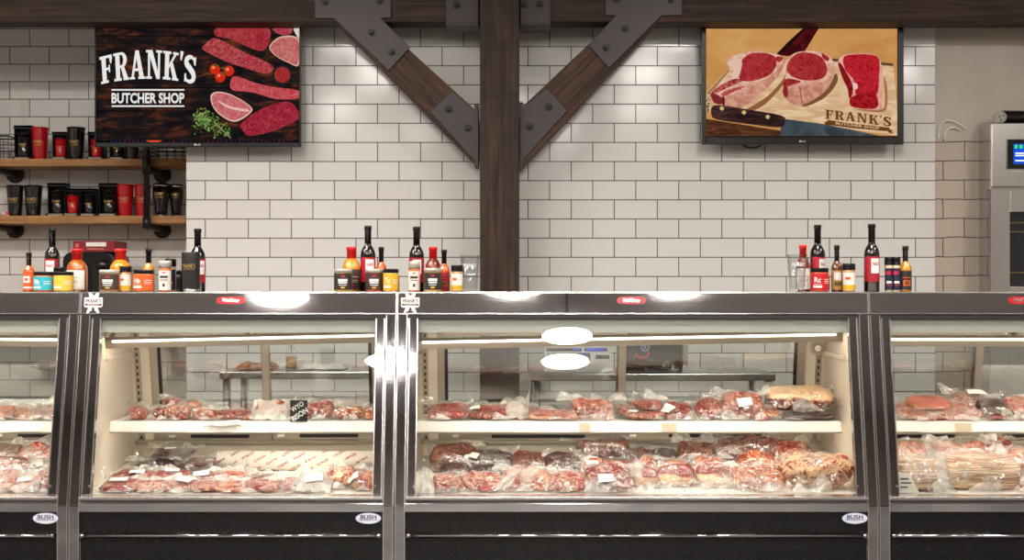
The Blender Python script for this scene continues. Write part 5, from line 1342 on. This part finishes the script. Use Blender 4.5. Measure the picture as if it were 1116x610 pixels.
        fo = fb.build('bag', [M[bag], M['film_fold']], root, norm=False)
    for (u, v, lw, lh, la) in stick:                     # paper ticket on the bag
        pv = []; c, q = math.cos(R(la)), math.sin(R(la)); n = 5
        for a in range(n + 1):
            for b in range(n + 1):
                aa, bb = (a / n - .5) * lw, (b / n - .5) * lh
                xx, yy = u * W / 2 + aa * c - bb * q, v * d / 2 + aa * q + bb * c
                g = max(0, 1 - abs(xx / (W / 2)) ** 4) * max(0, 1 - abs(yy / (d / 2)) ** 4)
                w = T(rot @ Vector((xx, yy, C_ * (1.12 * g ** .4 + .08) + .007 + .002 * noise.noise(Vector((aa * 40, bb * 40, _seed[0]))))))
                w.y = max(w.y, yf(w.z) + .022); pv.append(w)
        MB().add(pv, [(a * (n + 1) + b, a * (n + 1) + b + 1, (a + 1) * (n + 1) + b + 1, (a + 1) * (n + 1) + b) for a in range(n) for b in range(n)], 0, True).build('paper_ticket', M['paper'], root, norm=False)
    return root
def loose_film(pts, D, m, label, name='wrapping_paper', cat='wrapping', lean=.03, zmin=None):
    """a crumpled sheet standing between packs: pts is a four cornered outline in the photograph"""
    _seed[0] += 1; n = 10; vs = []
    P = [Vector((X(a, D), D, Z(b, D))) for a, b in pts]; zlo = min(p.z for p in P); zhi = max(p.z for p in P)
    for j in range(n + 1):
        for i in range(n + 1):
            u, v = i / n, j / n
            p = (P[0] * (1 - u) + P[1] * u) * (1 - v) + (P[3] * (1 - u) + P[2] * u) * v
            k = (p.z - zlo) / (zhi - zlo + 1e-6)
            p = p + Vector((0, lean * k + .012 * noise.noise(Vector((u * 3, v * 3, _seed[0]))), .004 * noise.noise(Vector((u * 4, v * 4, _seed[0] + .3)))))
            vs.append(p)
    o = MB().add(vs, [(j * (n + 1) + i, j * (n + 1) + i + 1, (j + 1) * (n + 1) + i + 1, (j + 1) * (n + 1) + i) for j in range(n) for i in range(n)], 0, True).build(name, M[m], norm=False)
    return tag(o, label, cat)
gs = dict(bis='packs on the bison case shelf', bid='packs on the bison case deck', ws='packs on the widest case shelf', wd='packs on the widest case deck', bs='packs on the bacon case shelf', bd='packs on the bacon case deck', cs='packs in the cut off case')

# ---- widest case, shelf
g = dict(where='shelf', group=gs['ws'])
pack(464, 514, 440, 459, 'red', FL, 'red flank cut on the widest case shelf, right beside the cream side wall', stick=[], flaps=[(-.8, .02, -.4)], **g)
pack(509, 554, 442, 459, 'red', FL, 'bright red strip with a white ticket, between the flank cut and a crumpled wrapper', D=5.37, yaw=-16, stick=[(-.62, -.2, .045, .035, 20)], **g)
pack(549, 574, 440, 458, 'pink', 'film_paper', 'small pack in a crumpled milky wrapper on the widest case shelf', D=5.40, flaps=[(.1, .03, .5), (-.5, .025, -.3)], **g)
pack(570, 604, 444, 455, 'red', FL, 'red strip lying behind the long pale slab on the widest case shelf', D=5.44, **g)
pack(574, 642, 447, 460, 'pink', FL, 'long pale pink slab in film, left of the stiff bag with bony pink meat', D=5.355, lump=.08, **g)
pack(620, 672, 433, 459, 'pink', FL, 'bony pink cut in a stiff leaning clear bag, middle of the widest case shelf', D=5.37, flaps=[(-.85, .035, -.5), (.9, .03, .6)], t=.05, **g)
pack(672, 694, 441, 459, 'pink', FL, 'small pale cut beside the door mullion on the widest case shelf', D=5.42, flaps=[(-.6, .025, -.8)], **g)
pack(680, 724, 446, 460, 'pink', FL, 'lower steak of the two stacked with a bag corner pointing up', D=5.355, t=.03, stick=[(-.6, -.5, .04, .03, -20)], **g)
pack(689, 722, 435, 449, 'red', FL, 'upper steak of the two stacked with a bag corner pointing up', D=5.40, z=SHZ + .04, flaps=[(.25, .045, -.35)], boxy=.9, **g)
pack(721, 756, 438, 458, 'red', FL, 'steak with a folded white ticket between the stacked steaks and the round ribeye', D=5.38, stick=[(-.7, -.2, .05, .05, 40)], **g)
pack(756, 790, 434, 458, 'red', FL, 'round red ribeye steak propped toward the shopper on the widest case shelf', D=5.37, boxy=1., t=.035, lump=.1, **g)
pack(783, 835, 427, 458, 'pink', FL, 'large pack of two marbled steaks with a white ticket, next to the brisket', D=5.38, stick=[(.05, -.45, .06, .04, 10)], flaps=[(.75, .03, .9), (-.8, .03, -.2)], boxy=.8, **g)
pack(814, 852, 441, 459, 'orange', FL, 'orange marbled cut in film at the foot of the big brisket', D=5.36, yaw=14, **g)
pack(846, 912, 450, 461, 'dark', FL, 'thin dark pack lying under the big brisket', D=5.355, t=.03, **g)
pack(832, 912, 420, 452, 'brisket', FL, 'big brisket with a cream fat cap at the end of the widest case shelf', D=5.39, z=SHZ + .035, d=.19, t=.066, lump=.16, boxy=.5, flaps=[(.95, .02, 1.2)], **g)
# ---- widest case, deck: back row
g = dict(group=gs['wd'])
pack(468, 517, 486, 513, 'brown', FL, 'brown roast tipped up in the back corner of the widest case deck', D=5.44, yaw=-10, flaps=[(.9, .015, 1.)], t=.05, **g)
pack(503, 560, 493, 514, 'dark', FL, 'dark vacuum packed cut with a tan ticket behind the purple marbled pack', D=5.44, stick=[(-.55, -.3, .05, .035, -25)], t=.045, **g)
pack(556, 598, 495, 518, 'brown', VC, 'brown pack with an orange top in the back row behind the flat glossy pack', D=5.40, t=.05, **g)
pack(596, 634, 496, 521, 'dark', FL, 'flat grey glossy vacuum pack propped up in the middle of the widest case deck', D=5.36, t=.025, **g)
pack(628, 686, 480, 505, 'brown', FL, 'large brown roast heaped highest near the door mullion on the widest case deck', D=5.44, z=.66, t=.075, flaps=[(-.95, .012, -2.)], **g)
pack(682, 714, 489, 508, 'brown', FL, 'brown cut next to the highest brown roast in the back row', D=5.46, **g)
pack(711, 740, 491, 508, 'dark', FL, 'dark orange-edged cut in the back row above the cross cut steaks', D=5.46, **g)
pack(738, 782, 483, 502, 'brown', FL, 'flat brown slab in a clear bag whose corners rise toward the shelf', D=5.44, z=.64, flaps=[(-.5, .06, -.3), (.4, .05, .2)], t=.03, **g)
pack(778, 848, 476, 504, 'brown', FL, 'large grey brown bag with an orange topped cut under the brisket end of the shelf', D=5.45, z=.64, t=.07, stick=[], **g)
# middle row
pack(480, 512, 507, 521, 'dark', VC, 'dark purple cut under the tipped brown roast', D=5.31, **g)
pack(512, 552, 509, 522, 'dark', VC, 'dark purple cut with a round pale end, under the tan ticketed vacuum pack', D=5.31, **g)
pack(632, 690, 502, 518, 'red', FL, 'red marbled pack below the highest brown roast', D=5.30, stick=[(-.5, .1, .05, .02, 0)], **g)
pack(688, 717, 499, 511, 'pink', FL, 'pale end cut first in the middle row behind the cross cut steaks', D=5.32, **g)
pack(724, 752, 504, 513, 'orange', FL, 'orange rimmed cut second in the middle row behind the cross cut steaks', D=5.32, **g)
pack(756, 790, 498, 512, 'orange', FL, 'pale and red cut third in the middle row behind the cross cut steaks', D=5.32, **g)
pack(806, 845, 493, 511, 'orange', FL, 'orange marbled cut under the big clear bag near the fat capped roast', D=5.34, z=.61, **g)
pack(796, 888, 484, 513, 'pink', FL, 'large crumpled clear bag sloping over the cuts beside the fat capped roast', D=5.40, z=.615, d=.17, t=.02, film_k=1.25, flaps=[(.55, .035, .3), (-.2, .02, -1.)], **g)
# front row
pack(465, 505, 519, 538, 'pink', FL, 'purple red marbled pack in the front corner of the widest case deck', yaw=6, **g)
pack(502, 548, 516, 538, 'pink', VC, 'pink pack with a pale fat end, second along the front of the widest case deck', **g)
pack(546, 602, 512, 537, 'orange', WH, 'orange pink cut half covered by a milky bag, third along the front row', flaps=[(-.7, .02, -.6)], **g)
pack(598, 642, 517, 538, 'pink', FL, 'pink and white cut below the flat glossy grey pack', **g)
pack(638, 692, 508, 538, 'red', WH, 'red pack with a cream ticket in a milky bag, middle of the front row', stick=[(-.15, -.62, .06, .032, 5)], **g)
pack(678, 720, 510, 526, 'chop', FL, 'cross cut steak with a cream edge, first of three side by side', D=5.20, t=.035, theta=22, **g)
pack(717, 757, 509, 526, 'chop', FL, 'cross cut steak with a cream edge, middle of three side by side', D=5.20, t=.035, theta=20, yaw=5, **g)
pack(760, 799, 509, 528, 'chop', FL, 'cross cut steak with a cream edge, last of three, nearest the ground orange cut', D=5.20, t=.035, theta=26, yaw=-8, **g)
pack(796, 860, 510, 537, 'orange', FL, 'coarse orange red cut beside the fat capped roast at the front', lump=.2, **g)
pack(856, 926, 499, 538, 'fatcap', FL, 'big fat capped roast in the front corner of the widest case deck', t=.095, d=.18, lump=.30, boxy=.6, film_k=1.04, **g)
loose_film([(457, 537), (474, 537), (470, 513), (460, 509)], 5.10, 'film_paper', 'white paper sheet folded up in the front corner of the widest case deck', zmin=1)
loose_film([(530, 537), (556, 530), (568, 511), (560, 512)], 5.12, 'film_paper', 'white paper edge slanting up before the orange pink cut')
for i, (a, b, lab) in enumerate(((684, 716, 'milky film crumpled in front of the first cross cut steak'), (718, 754, 'milky film crumpled in front of the middle cross cut steak'), (756, 800, 'milky film crumpled in front of the last cross cut steak'))):
    loose_film([(a, 537), (b, 537), (b - 4, 523 - i), (a + 6, 527)], 5.115, 'film_white', lab)
loose_film([(802, 537), (842, 537), (832, 524), (812, 520)], 5.115, 'film_white', 'milky film corner before the coarse orange red cut')

# ---- bison case, shelf
g = dict(where='shelf', group=gs['bis'])
pack(139, 163, 442, 460, 'pink', FL, 'round shank end facing out at the far end of the bison case shelf', D=5.37, boxy=1., t=.05, d=.11, **g)
pack(167, 188, 444, 460, 'red', FL, 'red shank piece standing second along the bison case shelf', D=5.38, d=.08, t=.06, **g)
pack(177, 199, 433, 452, 'red', FL, 'red shank piece on top of the heap on the bison case shelf', D=5.46, z=SHZ + .03, d=.08, t=.05, **g)
pack(182, 209, 441, 460, 'pink', FL, 'pale bony piece in front of the shank heap on the bison case shelf', D=5.365, d=.08, t=.06, **g)
pack(199, 220, 437, 452, 'orange', FL, 'orange piece at the back of the shank heap', D=5.47, z=SHZ + .02, d=.08, t=.05, **g)
pack(207, 236, 444, 460, 'orange', FL, 'red topped piece with a cream base, last of the shank heap', D=5.37, d=.09, t=.055, flaps=[(.9, .015, .8)], **g)
pack(232, 280, 446, 460, 'red', 'film', 'flat red steak on white paper beside the milky pouch', D=5.38, t=.025, **g)
pack(278, 318, 436, 460, 'pink', 'film_paper', 'milky white pouch leaning against the bison card', D=5.375, t=.04, flaps=[(.6, .02, .4)], **g)
pack(331, 366, 436, 460, 'red', FL, 'red pack in white edged film standing right behind the bison card', D=5.39, t=.04, flaps=[(.7, .018, .9)], yaw=-12, **g)
pack(362, 397, 442, 459, 'orange', FL, 'orange fatty steak between the red pack and the case end post', D=5.38, t=.05, **g)
pack(395, 420, 442, 460, 'orange', FL, 'orange fatty steak against the case end post, partly hidden', D=5.39, t=.05, **g)
loose_film([(222, 465), (262, 463), (262, 457), (224, 459)], 5.333, 'paper', 'slip of white paper hanging over the ticket rail below the flat red steak', 'paper_slip', 'paper', lean=.004)
# bison card
D = 5.345
root = thing('price_card', 'small black card with white hand lettering reading WYO BISON on the shelf', 'sign', (X(325.5, D), D, SHZ))
MB().box(X(316.2, D), X(335, D), D, D + .004, SHZ, Z(436, D)).build('card', M['cardblack'], root, bevel=.0008)
b = MB()
b.text('WYO', X(324, D), Z(443, D), 15 * K(D), 5.6 * K(D), D - .0006, rot=R(32), bold=.02); b.text('BISON', X(326.5, D), Z(451.5, D), 20 * K(D), 6. * K(D), D - .0006, rot=R(34), bold=.02)
b.build('chalk_lettering', M['chalk'], root)
MB().box(X(320, D), X(331, D), D + .004, D + .03, SHZ, SHZ + .004).build('card_foot', M['cardblack'], root)
# ---- bison case, deck
g = dict(group=gs['bid'])
pack(166, 208, 490, 505, 'dark', FL, 'dark red pack with a white strip, topmost of the bison case heap', D=5.47, z=.65, stick=[(-.1, .1, .05, .02, 8)], flaps=[(-.9, .02, -.8), (.9, .015, 1.)], **g)
pack(204, 238, 501, 514, 'brown', FL, 'brown pointed pack at the edge of the dark heap by the printed paper roll', D=5.43, z=.625, **g)
pack(146, 190, 503, 517, 'dark', FL, 'dark grey pack at the side wall end of the dark heap', D=5.40, flaps=[(-.9, .02, -.6)], **g)
pack(182, 236, 507, 520, 'dark', FL, 'long dark pack at the bottom of the dark heap', D=5.37, **g)
pack(122, 168, 514, 526, 'red', FL, 'red pack with a white ticket in the second row by the side wall', D=5.28, stick=[(.2, -.1, .06, .03, 6)], **g)
pack(163, 198, 515, 528, 'red', FL, 'red pack below a white ticket in the second row of the bison case', D=5.27, stick=[(.35, .25, .055, .03, 4)], **g)
pack(188, 216, 516, 532, 'red', VC, 'deep red pack between two white tickets in the second row', D=5.26, **g)
pack(207, 238, 516, 531, 'red', FL, 'dark pink pack with a square white ticket in the second row', D=5.27, stick=[(-.1, -.2, .06, .05, 18)], **g)
pack(234, 268, 516, 530, 'orange', FL, 'orange red cut in glossy film before the printed paper roll', D=5.27, yaw=20, **g)
pack(262, 300, 518, 530, 'brown', FL, 'brown red cut in the second row before the printed paper roll', D=5.28, **g)
pack(110, 152, 524, 538, 'red', FL, 'red pack with a broad white ticket in the front corner of the bison case deck', stick=[(-.1, .1, .07, .035, 5)], **g)
pack(148, 182, 525, 538, 'pink', FL, 'pink pack second along the front of the bison case deck', **g)
pack(178, 212, 525, 538, 'red', FL, 'red pack third along the front of the bison case deck, with a slanted ticket', stick=[(.3, .1, .06, .04, -24)], **g)
pack(208, 240, 527, 538, 'pink', FL, 'pink pack fourth along the front of the bison case deck', **g)
pack(236, 270, 526, 538, 'orange', FL, 'orange pack fifth along the front of the bison case deck', yaw=12, **g)
pack(266, 312, 525, 538, 'red', FL, 'wide pinkish red cut in front of the printed paper roll', stick=[], **g)
pack(308, 334, 521, 538, 'red', FL, 'brown red cut beside the milky bag at the front of the bison case', **g)
pack(325, 358, 516, 538, 'pink', 'film_paper', 'milky bag with a large white ticket at the front of the bison case', stick=[(.1, -.3, .07, .05, 10)], **g)
pack(352, 388, 512, 534, 'fatcap', FL, 'orange and cream roast in a clear bag, near the case end post', t=.06, **g)
pack(384, 414, 516, 536, 'orange', FL, 'orange red roast against the case end post on the deck', t=.05, stick=[(-.9, -.5, .04, .05, 0)], **g)
pack(384, 416, 508, 519, 'dark', FL, 'dark pack behind the orange roasts by the case end post', D=5.38, **g)
# printed paper roll
D = 5.52; r = 10.5 * K(D); zc = deckz(D) + r
root = thing('paper_roll', 'long roll of white butcher paper with red print at the back of the bison case', 'paper roll', (X(325, D), D, deckz(D)))
m, nt, out = newmat('printed_paper'); b_ = bsdf(nt, out, S(240, 232, 222), .6)
tc = N(nt, 'TexCoord'); mp = N(nt, 'Mapping'); mp.inputs['Rotation'].default_value = (0, R(28), 0); L(nt, tc.outputs['Object'], mp.inputs['Vector'])
sp = N(nt, 'SeparateXYZ'); L(nt, mp.outputs[0], sp.inputs[0]); cb = N(nt, 'CombineXYZ'); L(nt, sp.outputs[0], cb.inputs[0]); L(nt, sp.outputs[2], cb.inputs[1])
br = N(nt, 'TexBrick', offset=.5); br.inputs['Scale'].default_value = 1.; br.inputs['Brick Width'].default_value = .075; br.inputs['Row Height'].default_value = .034; br.inputs['Mortar Size'].default_value = .0115; br.inputs['Mortar Smooth'].default_value = 0.
br.inputs['Color1'].default_value = S(176, 72, 62); br.inputs['Color2'].default_value = S(150, 60, 56); br.inputs['Mortar'].default_value = S(240, 232, 222)
L(nt, cb.outputs[0], br.inputs['Vector'])
nz = N(nt, 'TexNoise', Scale=260.); L(nt, tc.outputs['Object'], nz.inputs['Vector']); gt = N(nt, 'Math', operation='GREATER_THAN'); gt.inputs[1].default_value = .5; L(nt, nz.outputs['Fac'], gt.inputs[0])
mx = N(nt, 'MixRGB'); L(nt, gt.outputs[0], mx.inputs[0]); mx.inputs[1].default_value = S(240, 232, 222); L(nt, br.outputs['Color'], mx.inputs[2]); L(nt, mx.outputs[0], b_.inputs['Base Color'])
MB().cyl((X(238, D), D, zc), (X(414, D), D, zc), r, 40).build('roll', m, root)
for px, s in ((238, -1), (414, 1)): MB().cyl((X(px, D), D, zc), (X(px, D) + s * .002, D, zc), r * .35, 20).build('core', flat('cardboard', S(170, 130, 90)), root)

# ---- cut off case at the frame edge
g = dict(where='shelf', group=gs['cs'])
pack(-26, 16, 443, 460, 'orange', WH, 'milky bag at the photo edge on the shelf of the cut off case', flaps=[(.3, .03, .3)], **g)
pack(12, 42, 445, 460, 'orange', WH, 'orange brown cut in milky film, middle of the cut off case shelf', D=5.38, flaps=[(-.3, .025, -.4)], **g)
pack(36, 72, 442, 461, 'red', WH, 'red cut in a spiked milky bag on the cut off case shelf, by the post', D=5.37, flaps=[(-.1, .05, .2), (.6, .03, .6)], **g)
g = dict(group=gs['cs'])
pack(-24, 24, 486, 506, 'brown', WH, 'brown cut in a milky bag with a raised corner, back of the cut off case', D=5.42, z=.63, flaps=[(.4, .04, .1)], **g)
pack(20, 66, 484, 504, 'pink', WH, 'pale cut in a milky bag, back of the cut off case beside the post', D=5.42, z=.63, flaps=[(-.2, .045, .9), (-.8, .02, -.2)], **g)
pack(-10, 34, 500, 518, 'brown', FL, 'grey brown cut in the middle row of the cut off case', D=5.30, **g)
pack(28, 66, 502, 520, 'dark', WH, 'dark cut in the middle row by the end post of the cut off case', D=5.30, **g)
pack(-20, 18, 515, 538, 'pink', WH, 'pale cut in milky film, front row of the cut off case at the photo edge', **g)
pack(14, 42, 520, 538, 'orange', WH, 'orange cut in milky film, middle of the cut off case front row', stick=[(0, -.3, .05, .03, 10)], **g)
pack(38, 66, 514, 538, 'red', WH, 'red cut in milky film by the end post, front row of the cut off case', **g)

# ---- bacon case
g = dict(where='shelf', group=gs['bs'])
pack(974, 1072, 437, 460, 'pink', WH, 'wide flat milky bag under the round ham slice', D=5.36, t=.018, d=.2, lump=.05, film_k=1.1, **g)
pack(985, 1040, 431, 450, 'ham', VC, 'round pink ham slice with a brown rim on the bacon case shelf', D=5.40, z=SHZ + .035, t=.02, boxy=1., lump=.06, d=.16, **g)
pack(1036, 1078, 427, 448, 'red', WH, 'red pack with a raised milky corner behind the dark red cut in the bacon case', D=5.46, z=SHZ + .02, flaps=[(-.7, .045, -.9)], stick=[(.5, .4, .09, .03, 6)], **g)
pack(1064, 1102, 434, 452, 'dark', FL, 'dark red cut in film on the bacon case shelf', D=5.40, z=SHZ + .012, **g)
pack(1068, 1100, 449, 460, 'red', FL, 'low red cut lying under the dark red cut at the shelf edge', D=5.36, t=.025, **g)
pack(1098, 1136, 432, 459, 'pink', WH, 'milky pack at the photo edge on the bacon case shelf', D=5.37, flaps=[(.3, .02, .4)], **g)
g = dict(group=gs['bd'])
pack(976, 1030, 484, 508, 'pink', WH, 'milky bag of pale meat behind the smaller bacon stack', D=5.42, t=.03, **g)
pack(1018, 1082, 483, 506, 'pink', WH, 'milky bag with a raised corner behind the larger bacon stack', D=5.40, z=.63, flaps=[(.6, .035, .1)], t=.03, **g)
pack(1076, 1106, 478, 494, 'red', FL, 'small orange red cut heaped at the back of the bacon case', D=5.46, z=.66, **g)
pack(1082, 1122, 488, 514, 'pink', WH, 'square milky pack with red spots behind the larger bacon stack', D=5.36, z=.6, stick=[], **g)
pack(976, 1032, 500, 538, 'bacon', WH, 'smaller stack of sliced bacon next to the leaning printed card', boxy=.4, t=.09, lump=.06, d=.14, theta=4, name='bacon_stack', cat='bacon', **g)
pack(1026, 1112, 497, 538, 'bacon', FL, 'larger stack of sliced bacon in the middle of the bacon case', boxy=.4, t=.085, lump=.08, d=.16, theta=8, D=5.14, name='bacon_stack', cat='bacon', flaps=[(-.4, .02, -.6)], **g)
pack(1034, 1088, 494, 512, 'orange', WH, 'orange red cut in a milky bag lying on the larger bacon stack', D=5.2, z=.632, t=.025, **g)
pack(1108, 1140, 504, 538, 'pink', WH, 'milky pack at the photo edge in front on the bacon case deck', **g)
loose_film([(1012, 537), (1024, 537), (1038, 492), (1003, 488)], 5.12, 'film_white', 'milky bag fold hanging between the two bacon stacks')
D = 5.10
root = thing('price_card', 'printed white card leaning in the front corner of the bacon case', 'card', (X(988, D), D, deckz(D)))
c4 = [(979, 537), (1002, 537), (992, 517), (979, 514)]
MB().prism([(X(a, D), Z(b, D)) for a, b in c4], lambda x, z: (x, D + .06 * (z - .57), z), lambda x, z: (x, D + .06 * (z - .57) + .002, z)).build('card', flat('card_grey', S(216, 210, 198)), root)
b = MB()
for i, wd in enumerate((9, 12, 8)):
    z = Z(521.5 + 4.5 * i, D); b.box(X(981.5, D), X(981.5 + wd, D), D - .002 + .06 * (z - .57), D - .0008 + .06 * (z - .57), z - .002, z + .002)
b.build('print', M['cardblack'], root)
# paper tickets on the rails
def rail_ticket(px0, px1, c, label):
    y = 5.3375; b = MB().add([(X(px0, y), y - .003, SHZ - .006), (X(px1, y), y - .003, SHZ - .006), (X(px1, y), y - .013, SHZ - .038), (X(px0, y), y - .013, SHZ - .038)], [(0, 1, 2, 3)])
    o = b.build('rail_ticket', flat('ticket_' + c, dict(white=S(246, 242, 236), tan=S(206, 186, 158))[c]), norm=False)
    md = o.modifiers.new('thick', 'SOLIDIFY'); md.thickness = .0008
    tag(o, label, 'ticket', 'paper tickets on the shelf rails')
for a, b_, c, lab in ((977, 1000, 'white', 'white paper ticket on the rail below the ham slice, nearest the post'), (1060, 1112, 'white', 'long white ticket on the rail below the dark red cut'), (1040, 1058, 'tan', 'tan ticket on the rail between the two white tickets of the bacon case'),
                      (631, 643, 'tan', 'tan ticket on the rail below the bony pink cut'), (721, 737, 'tan', 'tan ticket on the rail below the steak with a folded ticket'), (12, 44, 'white', 'white ticket on the rail of the cut off case')):
    rail_ticket(a, b_, c, lab)

# ================================================================== lights of the shop
def ceiling_lamp(x, y, z, r, label):
    root = thing('ceiling_lamp', label, 'ceiling lamp', (x, y, z), 'round ceiling lamps over the shop floor')
    MB().lathe([(r * 1.06, .0), (r * 1.08, .03), (r * .5, .10), (r * .12, .16)], (x, y, z), 32).build('lamp_shade', M['black'], root)
    MB().lathe([(r, -.004), (r, -.001)], (x, y, z), 32).build('diffuser', M['lamp'], root)
    MB().cyl((x, y, z + .16), (x, y, CEIL), .012, 8).build('stem', M['black'], root)
LZ = 3.3
for x, y in ((.48, -.8), (.49, -1.5), (-1.13, -1.5), (-1.87, .2), (0.0, .40), (1.3, .40)):
    ceiling_lamp(x, y, LZ, .22, 'unseen round black ceiling lamp added to brighten the recess')
ceiling_lamp(-2.4, 4.3, 3.35, .22, 'unseen round black ceiling lamp added to brighten the recess')  # added lamp, lifts the light in the recess
for y in (2.3, 4.1):  # added rows of unseen lamps that brighten the tiled wall
    for x in (-3.5, -1.2, 1.2, 3.5):
        ceiling_lamp(x, y, 3.35, .22, 'unseen round black ceiling lamp added to brighten the recess')

wd = bpy.data.worlds.new('shop_world'); scene.world = wd; wd.use_nodes = True
wd.node_tree.nodes['Background'].inputs[0].default_value = (.9, .93, 1, 1); wd.node_tree.nodes['Background'].inputs[1].default_value = .3

cam = bpy.data.cameras.new('camera'); co = bpy.data.objects.new('camera', cam); COL.objects.link(co)
co.location = (0, 0, EYE); co.rotation_euler = (R(90), 0, 0)
cam.sensor_width = 36.; cam.sensor_fit = 'HORIZONTAL'; cam.lens = F / 1116 * 36; cam.shift_y = (HY - 305) / 1116
cam.clip_start = .05; cam.clip_end = 60
scene.camera = co
vs = scene.view_settings; vs.view_transform = 'Standard'; vs.look = 'None'; vs.gamma = 1.; vs.exposure = .5; vs.use_curve_mapping = False
scene.cycles.max_bounces = 10; scene.cycles.transparent_max_bounces = 24; scene.cycles.glossy_bounces = 6; scene.cycles.transmission_bounces = 6
scene.cycles.sample_clamp_indirect = 6.; scene.cycles.caustics_reflective = False; scene.cycles.caustics_refractive = False
scene.cycles.use_denoising = True
for o in bpy.data.objects:
    if '_w' in o: del o['_w']
